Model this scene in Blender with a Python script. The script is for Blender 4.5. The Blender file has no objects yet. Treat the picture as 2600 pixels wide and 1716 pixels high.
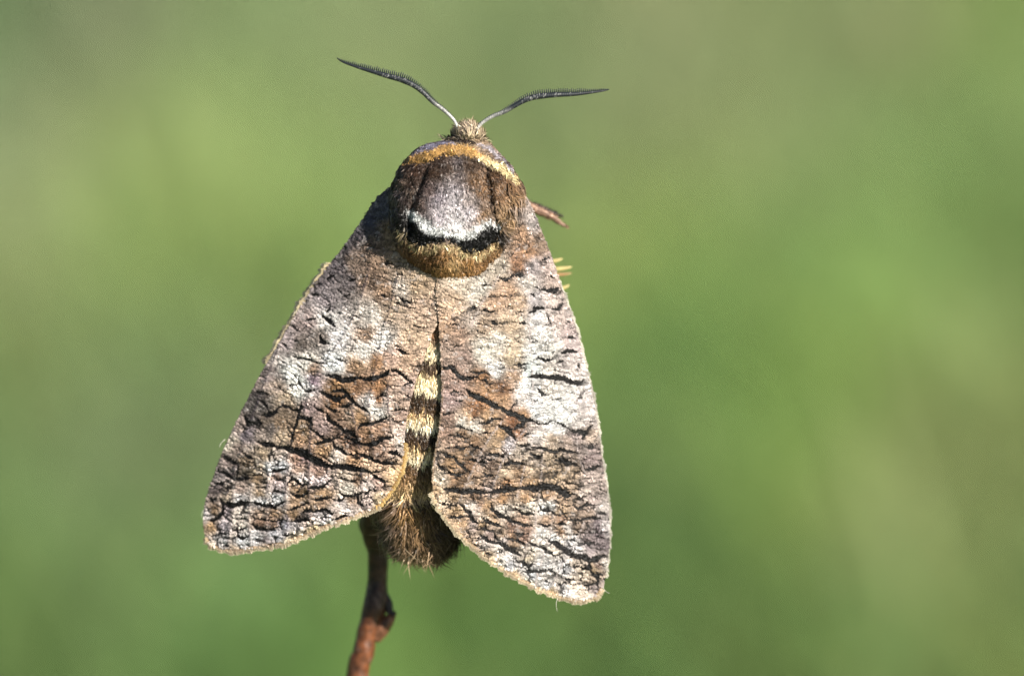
# Macro photograph: a bark-patterned moth resting head-up on a bare twig above a sunlit meadow.
import bpy, math
import numpy as np
from mathutils import Vector, Matrix

rng = np.random.default_rng(7)
scene = bpy.context.scene
COL = scene.collection

# ----------------------------------------------------------------- camera, sky, sun, exposure
K = 0.0375e-3             # metres per photo pixel in the focal plane (moth about 45 mm long)
CAM_D = 0.42              # camera to moth
PITCH = math.radians(14)  # camera looks slightly down on the meadow
MOTH_H = 0.55             # the twig lifts the moth above the ground
FRAME = Matrix.Rotation(math.pi / 2 - PITCH, 4, 'X')
FRAME.translation = Vector((0, 0, MOTH_H))

cam_d = bpy.data.cameras.new('camera')
cam = bpy.data.objects.new('camera', cam_d)
COL.objects.link(cam)
cam.matrix_world = FRAME @ Matrix.Translation((0, 0, CAM_D))
cam_d.sensor_width = 36
cam_d.lens = 36 * CAM_D / (2600 * K)
cam_d.clip_start = 0.01
cam_d.clip_end = 3000
cam_d.dof.use_dof = True
cam_d.dof.focus_distance = CAM_D - 0.0002
cam_d.dof.aperture_fstop = 11.0
scene.camera = cam

SUN_LOCAL = Vector((0.60, 0.39, 0.70)).normalized()
SUN = (FRAME.to_3x3() @ SUN_LOCAL).normalized()
world = bpy.data.worlds.new('World')
scene.world = world
world.use_nodes = True
wn = world.node_tree
sky = wn.nodes.new('ShaderNodeTexSky')
sky.sky_type = 'NISHITA'
sky.sun_disc = False
sky.sun_elevation = math.asin(SUN.z)
sky.sun_rotation = math.atan2(SUN.x, SUN.y)
wn.links.new(sky.outputs[0], wn.nodes['Background'].inputs[0])
wn.nodes['Background'].inputs[1].default_value = 0.05
sun_d = bpy.data.lights.new('sun', 'SUN')
sun_d.energy = 5.0
sun_d.angle = math.radians(0.53)
sun_d.color = (1.0, 0.93, 0.83)
sun = bpy.data.objects.new('sun', sun_d)
COL.objects.link(sun)
sun.rotation_euler = SUN.to_track_quat('Z', 'Y').to_euler()
sun.location = (2, -3, 4)
vs = scene.view_settings
vs.view_transform = 'Standard'
vs.look = 'None'
vs.gamma = 1
vs.exposure = 1.1
scene.cycles.use_denoising = True
scene.cycles.max_bounces = 6

# ----------------------------------------------------------------- helpers
def lin(c):
    c = np.asarray(c, float) / 255.0
    return np.where(c <= 0.04045, c / 12.92, ((c + 0.055) / 1.055) ** 2.4)

ALB = 0.58   # photo tone of a sunlit surface -> its base colour under this light

def alb(c):
    return lin(c) * ALB

def P(px, py, z):
    """photo pixel + height above the focal plane in mm -> metres in the moth frame"""
    px = np.asarray(px, float); py = np.asarray(py, float); z = np.asarray(z, float) * 1e-3
    s = K * (1 - z / CAM_D)
    return np.stack(np.broadcast_arrays((px - 1300) * s, (858 - py) * s, z), -1)

CROPS = {'A': (500, 650, 3.96), 'B': (1000, 650, 3.96), 'C': (480, 1000, 3.647), 'D': (1080, 1040, 5.165),
         'E': (1120, 1280, 5.4), 'F': (510, 1180, 6.757), 'G': (740, 960, 4.125), 'H': (540, 880, 4.9),
         'I': (900, 330, 3.96), 'J': (820, 100, 3.045), 'K': (800, 1200, 3.038), 'S': (0, 0, 1.0)}

def crop(c, pts):
    ox, oy, s = CROPS[c]
    p = np.asarray(pts, float).reshape(-1, 2) / s
    return p + (ox, oy)

def catmull(pts, n=8, closed=False):
    p = np.asarray(pts, float)
    if closed:
        q = np.concatenate([p[-1:], p, p[:2]])
    else:
        q = np.concatenate([2 * p[:1] - p[1:2], p, 2 * p[-1:] - p[-2:-1]])
    out = []
    t = np.linspace(0, 1, n, endpoint=False)[:, None]
    for i in range(len(q) - 3):
        a, b, c, d = q[i:i + 4]
        out.append(0.5 * (2 * b + (c - a) * t + (2 * a - 5 * b + 4 * c - d) * t ** 2 + (3 * b - a - 3 * c + d) * t ** 3))
    out = np.concatenate(out)
    if not closed:
        out = np.concatenate([out, p[-1:]])
    return out

def resample(pts, step):
    d = np.r_[0, np.cumsum(np.linalg.norm(np.diff(pts, axis=0), axis=1))]
    s = np.arange(0, d[-1], step)
    return np.stack([np.interp(s, d, pts[:, k]) for k in range(pts.shape[1])], -1)

def vnoise(x, y, seed=0):
    """value noise in [-1,1]"""
    r = np.random.default_rng(seed).uniform(-1, 1, (256, 256))
    xi = np.floor(x).astype(int); yi = np.floor(y).astype(int)
    fx = x - xi; fy = y - yi
    fx = fx * fx * (3 - 2 * fx); fy = fy * fy * (3 - 2 * fy)
    a = r[yi % 256, xi % 256]; b = r[yi % 256, (xi + 1) % 256]
    c = r[(yi + 1) % 256, xi % 256]; d = r[(yi + 1) % 256, (xi + 1) % 256]
    return (a * (1 - fx) + b * fx) * (1 - fy) + (c * (1 - fx) + d * fx) * fy

def fbm(x, y, seed=0, o=4):
    v = 0; a = 0.55
    for i in range(o):
        v = v + a * vnoise(x * 2 ** i + 17.3 * i, y * 2 ** i - 9.1 * i, seed + i); a *= 0.55
    return v

def mesh_np(name, verts, quads=None, tris=None, col=None, mat=None, parent=None, smooth=False):
    me = bpy.data.meshes.new(name)
    verts = np.asarray(verts, np.float32)
    me.vertices.add(len(verts)); me.vertices.foreach_set('co', verts.ravel())
    idx, starts = [], []
    n = 0
    for f, k in ((quads, 4), (tris, 3)):
        if f is not None and len(f):
            f = np.asarray(f, np.int32)
            idx.append(f.ravel()); starts.append(n + k * np.arange(len(f))); n += f.size
    idx = np.concatenate(idx).astype(np.int32); starts = np.concatenate(starts).astype(np.int32)
    me.loops.add(len(idx)); me.loops.foreach_set('vertex_index', idx)
    me.polygons.add(len(starts)); me.polygons.foreach_set('loop_start', starts)
    me.update(calc_edges=True)
    me.validate()
    me.polygons.foreach_set('use_smooth', np.full(len(me.polygons), smooth, bool))
    if col is not None:
        at = me.color_attributes.new('Col', 'FLOAT_COLOR', 'POINT')
        c = np.ones((len(verts), 4), np.float32); c[:, :3] = np.clip(col, 0, 0.92)
        at.data.foreach_set('color', c.ravel())
    ob = bpy.data.objects.new(name, me)
    COL.objects.link(ob)
    if mat:
        me.materials.append(mat)
    if parent:
        ob.parent = parent
    return ob

def attr_mat(name, rough=0.5, spec=0.3, sheen=0.0, noise_scale=None, noise_amt=0.2, bump=0.0, transl=0.0):
    m = bpy.data.materials.new(name); m.use_nodes = True
    nt = m.node_tree; b = nt.nodes['Principled BSDF']
    a = nt.nodes.new('ShaderNodeAttribute'); a.attribute_name = 'Col'
    src = a.outputs['Color']
    if noise_scale:
        tc = nt.nodes.new('ShaderNodeTexCoord')
        no = nt.nodes.new('ShaderNodeTexNoise'); no.inputs['Scale'].default_value = noise_scale
        no.inputs['Detail'].default_value = 4
        nt.links.new(tc.outputs['Object'], no.inputs['Vector'])
        mr = nt.nodes.new('ShaderNodeMapRange')
        mr.inputs['From Min'].default_value = 0.3; mr.inputs['From Max'].default_value = 0.7
        mr.inputs['To Min'].default_value = 1 - noise_amt; mr.inputs['To Max'].default_value = 1 + noise_amt
        nt.links.new(no.outputs['Fac'], mr.inputs['Value'])
        mx = nt.nodes.new('ShaderNodeMix'); mx.data_type = 'RGBA'; mx.blend_type = 'MULTIPLY'
        mx.inputs['Factor'].default_value = 1
        nt.links.new(src, mx.inputs[6]); nt.links.new(mr.outputs[0], mx.inputs[7])
        src = mx.outputs[2]
        if bump:
            bp = nt.nodes.new('ShaderNodeBump'); bp.inputs['Strength'].default_value = bump
            bp.inputs['Distance'].default_value = 0.0001
            nt.links.new(no.outputs['Fac'], bp.inputs['Height']); nt.links.new(bp.outputs[0], b.inputs['Normal'])
    nt.links.new(src, b.inputs['Base Color'])
    b.inputs['Roughness'].default_value = rough
    b.inputs['Specular IOR Level'].default_value = spec
    if sheen:
        b.inputs['Sheen Weight'].default_value = sheen
        b.inputs['Sheen Roughness'].default_value = 0.4
    if transl:
        tr = nt.nodes.new('ShaderNodeBsdfTranslucent'); mi = nt.nodes.new('ShaderNodeMixShader')
        mi.inputs[0].default_value = transl
        nt.links.new(src, tr.inputs['Color'])
        nt.links.new(b.outputs[0], mi.inputs[1]); nt.links.new(tr.outputs[0], mi.inputs[2])
        nt.links.new(mi.outputs[0], nt.nodes['Material Output'].inputs['Surface'])
    return m

def unit(v):
    return v / np.maximum(np.linalg.norm(v, axis=-1, keepdims=True), 1e-12)

def blades(name, base, d, nrm, length, width, col, mat, parent, bend=0.3, tipcol=None, blunt=0.0):
    """tapered bent ribbons: base points, growth direction, surface normal, length/width in metres"""
    n = len(base)
    side = unit(np.cross(d, nrm))
    L = length[:, None]; W = width[:, None]
    mid = base + d * L * 0.5 + nrm * L * 0.10
    tip = base + unit(d - nrm * bend * 0.4) * L + nrm * L * 0.02
    v = np.stack([base - side * W * 0.32, base + side * W * 0.32, mid + side * W * 0.5, mid - side * W * 0.5], 1)
    if blunt > 0:
        v = np.concatenate([v, np.stack([tip + side * W * blunt, tip - side * W * blunt], 1)], 1); k = 6
        q = np.array([[0, 1, 2, 3], [3, 2, 4, 5]]); t = None
    else:
        v = np.concatenate([v, tip[:, None]], 1); k = 5
        q = np.array([[0, 1, 2, 3]]); t = np.array([[3, 2, 4]])
    o = (np.arange(n) * k)[:, None, None]
    quads = (q[None] + o).reshape(-1, 4)
    tris = None if t is None else (t[None] + o).reshape(-1, 3)
    c = np.repeat(col[:, None], k, 1)
    if tipcol is not None:
        c[:, 4:] = tipcol[:, None]
        c[:, 2:4] = 0.5 * (col + tipcol)[:, None]
    ob = mesh_np(name, v.reshape(-1, 3), quads, tris, c.reshape(-1, 3), mat, parent)
    ob['kind'] = 'stuff'
    return ob

def tube(path, rad, seg=12, flat=1.0, cap=True):
    """tapered tube along a 3D path -> verts, quads, tris, parameter along path"""
    path = np.asarray(path, float); n = len(path)
    tan = unit(np.gradient(path, axis=0))
    up = np.array([0.13, 0.21, 0.97])
    s = unit(np.cross(tan, up)); u = np.cross(s, tan)
    a = np.linspace(0, 2 * math.pi, seg, endpoint=False)
    rad = np.broadcast_to(rad, (n,))
    v = path[:, None] + rad[:, None, None] * (np.cos(a)[None, :, None] * s[:, None] + flat * np.sin(a)[None, :, None] * u[:, None])
    i, j = np.meshgrid(np.arange(n - 1), np.arange(seg), indexing='ij')
    q = np.stack([i * seg + j, i * seg + (j + 1) % seg, (i + 1) * seg + (j + 1) % seg, (i + 1) * seg + j], -1).reshape(-1, 4)
    v = v.reshape(-1, 3)
    tr = []
    if cap:
        v = np.concatenate([v, path[:1], path[-1:]])
        j = np.arange(seg)
        tr = np.concatenate([np.stack([np.full(seg, n * seg), (j + 1) % seg, j], -1),
                             np.stack([np.full(seg, n * seg + 1), (n - 1) * seg + j, (n - 1) * seg + (j + 1) % seg], -1)])
    par = np.r_[np.repeat(np.linspace(0, 1, n), seg), [0, 1]] if cap else np.repeat(np.linspace(0, 1, n), seg)
    return v, q, tr, par

# ----------------------------------------------------------------- ground and meadow
def ground_mat():
    m = bpy.data.materials.new('meadow_soil'); m.use_nodes = True
    nt = m.node_tree; b = nt.nodes['Principled BSDF']
    tc = nt.nodes.new('ShaderNodeTexCoord')
    n1 = nt.nodes.new('ShaderNodeTexNoise'); n1.inputs['Scale'].default_value = 1.3; n1.inputs['Detail'].default_value = 6
    n2 = nt.nodes.new('ShaderNodeTexNoise'); n2.inputs['Scale'].default_value = 40; n2.inputs['Detail'].default_value = 3
    for n in (n1, n2):
        nt.links.new(tc.outputs['Object'], n.inputs['Vector'])
    mx = nt.nodes.new('ShaderNodeMath'); mx.operation = 'MULTIPLY_ADD'
    mx.inputs[1].default_value = 0.5
    nt.links.new(n2.outputs['Fac'], mx.inputs[0]); nt.links.new(n1.outputs['Fac'], mx.inputs[2])
    cr = nt.nodes.new('ShaderNodeValToRGB')
    cr.color_ramp.elements[0].position = 0.5; cr.color_ramp.elements[0].color = (0.06, 0.10, 0.03, 1)
    cr.color_ramp.elements[1].position = 0.95; cr.color_ramp.elements[1].color = (0.16, 0.20, 0.08, 1)
    nt.links.new(mx.outputs[0], cr.inputs[0]); nt.links.new(cr.outputs[0], b.inputs['Base Color'])
    b.inputs['Roughness'].default_value = 0.9
    return m

def build_ground():
    e = np.r_[-1500, -400, -120, -40, np.linspace(-15, 15, 41), 40, 120, 400, 1500]
    x, y = np.meshgrid(e, e)
    z = 0.03 * fbm(x * 0.4, y * 0.4, 3) * np.clip(1 - np.hypot(x, y) / 14, 0, 1)
    n = len(e)
    i, j = np.meshgrid(np.arange(n - 1), np.arange(n - 1), indexing='ij')
    q = np.stack([i * n + j, i * n + j + 1, (i + 1) * n + j + 1, (i + 1) * n + j], -1).reshape(-1, 4)
    o = mesh_np('ground', np.stack([x, y, z], -1).reshape(-1, 3), q, None, None, ground_mat(), None, True)
    o['kind'] = 'structure'; o['label'] = 'meadow soil under the short grass'; o['category'] = 'ground'
build_ground()

# plant colours met in the blurred meadow, as seen (photo pixel -> colour)
BGPTS = [(0, 0, 98, 124, 84), (300, 20, 138, 148, 114), (600, 0, 136, 156, 108), (1000, 0, 138, 154, 110), (1300, 0, 135, 155, 106),
  (1700, 0, 146, 156, 114), (2000, 0, 138, 155, 105), (2300, 0, 146, 156, 112), (2560, 0, 132, 158, 90),
  (0, 150, 110, 135, 92), (0, 320, 158, 168, 128), (500, 300, 150, 170, 108), (1000, 300, 146, 166, 110), (1600, 300, 146, 160, 112), (2000, 300, 142, 158, 108), (2400, 300, 130, 156, 96),
  (0, 600, 152, 166, 116), (400, 600, 140, 166, 96), (800, 600, 130, 160, 90), (1700, 600, 140, 166, 94), (2100, 600, 132, 160, 95), (2500, 600, 126, 156, 90),
  (0, 900, 130, 156, 95), (400, 900, 124, 145, 96), (1600, 900, 124, 155, 84), (1800, 900, 112, 142, 82), (2200, 900, 130, 160, 80), (2500, 900, 142, 160, 102),
  (0, 1200, 114, 140, 90), (350, 1150, 126, 143, 102), (600, 1250, 122, 145, 96), (1700, 1200, 98, 126, 76), (2000, 1200, 120, 150, 76), (2350, 1200, 145, 158, 102),
  (0, 1450, 96, 128, 64), (300, 1500, 114, 138, 86), (600, 1480, 108, 142, 82), (1200, 1500, 106, 138, 72), (1700, 1420, 88, 116, 64), (2000, 1500, 110, 140, 76), (2350, 1500, 134, 154, 98),
  (0, 1700, 92, 120, 60), (300, 1700, 110, 140, 80), (750, 1700, 100, 136, 68), (1300, 1700, 106, 136, 74), (1800, 1700, 102, 130, 72), (2100, 1700, 94, 126, 62), (2560, 1700, 120, 146, 80)]

def build_meadow():
    bg = np.array(BGPTS, float)
    cl = lin(bg[:, 2:])
    cl = (cl.mean(0) + (cl - cl.mean(0)) * 0.95) * 1.0
    camp = np.array(cam.matrix_world.translation)
    R = np.array(FRAME.to_3x3())
    # denser where the lens looks, thinner around
    n1, n2 = 90000, 100000
    y1 = rng.uniform(1.2, 6.0, n1); x1 = rng.uniform(-1, 1, n1) * (0.35 + 0.16 * y1)
    y2 = rng.uniform(-1.5, 11.0, n2); x2 = rng.uniform(-1, 1, n2) * (3 + 0.25 * np.maximum(y2, 0))
    x = np.r_[x1, x2]; y = np.r_[y1, y2]
    keep = (np.hypot(x, y) > 0.25) & ~((y < 0.6) & (np.abs(x) < 0.5) & (y > -0.8))
    x, y = x[keep], y[keep]; n = len(x)
    z = 0.03 * fbm(x * 0.4, y * 0.4, 3) * np.clip(1 - np.hypot(x, y) / 14, 0, 1)
    h = rng.gamma(6, 0.011, n) + 0.03
    g = np.stack([x, y, z + 0.6 * h], -1) - camp
    loc = g @ R
    dep = np.maximum(-loc[:, 2], 0.4)
    px = 1300 + loc[:, 0] / dep * CAM_D / K; py = 858 - loc[:, 1] / dep * CAM_D / K
    px = np.abs((px + 2600 * 3) % 5200 - 2600)          # the same mosaic of plants goes on to both sides
    py = py % 3432; py = np.where(py > 1716, 3432 - py, py)
    w = 1 / ((px[:, None] - bg[:, 0]) ** 2 + (py[:, None] - bg[:, 1]) ** 2 + 70 ** 2) ** 2
    c = (w @ cl) / w.sum(1, keepdims=True)
    c = c * np.exp(rng.normal(0, 0.18, (n, 1))) * GRASS_GAIN
    c[:, 0] *= np.exp(rng.normal(0, 0.10, n))
    az = rng.uniform(0, 2 * math.pi, n); lean = np.abs(rng.normal(0.45, 0.3, n))
    d = unit(np.stack([np.cos(az) * lean, np.sin(az) * lean, np.ones(n)], -1))
    nr = unit(np.cross(d, np.stack([-np.sin(az), np.cos(az), np.zeros(n)], -1)))
    nr = unit(nr + rng.normal(0, 0.4, (n, 3)))
    blades('meadow_grass', np.stack([x, y, z - 0.004], -1), d, nr, h, rng.uniform(0.004, 0.008, n), c,
           attr_mat('grass_blade', 0.6, 0.2, transl=0.4), None, bend=0.9)
    o = bpy.data.objects['meadow_grass']
    o['label'] = 'short sunlit meadow grass in mixed greens behind the moth'; o['category'] = 'grass'
GRASS_GAIN = np.array([1.04, 1.0, 1.06])
build_meadow()

# ----------------------------------------------------------------- wing and body pattern (photo-pixel maps)
X0, Y0, PW, PH = 470, 280, 1120, 1300
GX, GY = np.meshgrid(np.arange(PW) + X0 + 0.5, np.arange(PH) + Y0 + 0.5)
WX = fbm(GX / 14, GY / 14, 11, 3) * 3.4 + fbm(GX / 4, GY / 4, 15, 2) * 1.6
WY = fbm(GX / 14, GY / 14, 21, 3) * 3.4 + fbm(GX / 4, GY / 4, 25, 2) * 1.6

def shepard(pts, power=3.9, soft=5.0, q=4):
    pts = np.asarray(pts, float); cl = lin(pts[:, 2:5])
    gx = GX[::q, ::q]; gy = GY[::q, ::q]
    wx = WX[::q, ::q] * 2.2; wy = WY[::q, ::q] * 2.2
    num = np.zeros(gx.shape + (3,)); den = np.zeros(gx.shape)
    for (x, y), c in zip(pts[:, :2], cl):
        w = 1 / ((gx + wx - x) ** 2 + (gy + wy - y) ** 2 + soft ** 2) ** (power / 2)
        num += w[..., None] * c; den += w
    im = num / den[..., None]
    ii = np.clip((np.arange(PH) - q / 2 + 0.5) / q, 0, im.shape[0] - 1.001); jj = np.clip((np.arange(PW) - q / 2 + 0.5) / q, 0, im.shape[1] - 1.001)
    i0 = ii.astype(int); j0 = jj.astype(int); fi = (ii - i0)[:, None, None]; fj = (jj - j0)[None, :, None]
    a = im[i0][:, j0]; b = im[i0][:, j0 + 1]; c = im[i0 + 1][:, j0]; d = im[i0 + 1][:, j0 + 1]
    return (a * (1 - fj) + b * fj) * (1 - fi) + (c * (1 - fj) + d * fj) * fi

def stroke_mask(mask, pts, w, soft=1.6, taper=True, warp=1.0):
    """max-blend an anti-aliased ragged stroke (half width w/2 px) into mask"""
    pts = np.asarray(pts, float)
    m = w + 12
    x0 = int(max(pts[:, 0].min() - m - X0, 0)); x1 = int(min(pts[:, 0].max() + m - X0, PW))
    y0 = int(max(pts[:, 1].min() - m - Y0, 0)); y1 = int(min(pts[:, 1].max() + m - Y0, PH))
    if x1 <= x0 or y1 <= y0:
        return
    x = GX[y0:y1, x0:x1] + warp * WX[y0:y1, x0:x1]; y = GY[y0:y1, x0:x1] + warp * WY[y0:y1, x0:x1]
    L = np.r_[0, np.cumsum(np.linalg.norm(np.diff(pts, axis=0), axis=1))]
    best = np.full(x.shape, 1e9)
    for k in range(len(pts) - 1):
        a, b = pts[k], pts[k + 1]; ab = b - a
        t = np.clip(((x - a[0]) * ab[0] + (y - a[1]) * ab[1]) / max(ab @ ab, 1e-6), 0, 1)
        d = np.hypot(x - a[0] - t * ab[0], y - a[1] - t * ab[1])
        s = L[k] + t * (L[k + 1] - L[k])
        hw = w / 2
        if taper:
            e = np.minimum(s, L[-1] - s)
            hw = hw * (0.45 + 0.55 * np.clip(e / (1.2 * w + 4), 0, 1))
        best = np.minimum(best, d - hw)
    v = np.clip(0.5 - best / soft, 0, 1)
    mask[y0:y1, x0:x1] = np.maximum(mask[y0:y1, x0:x1], v)

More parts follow.
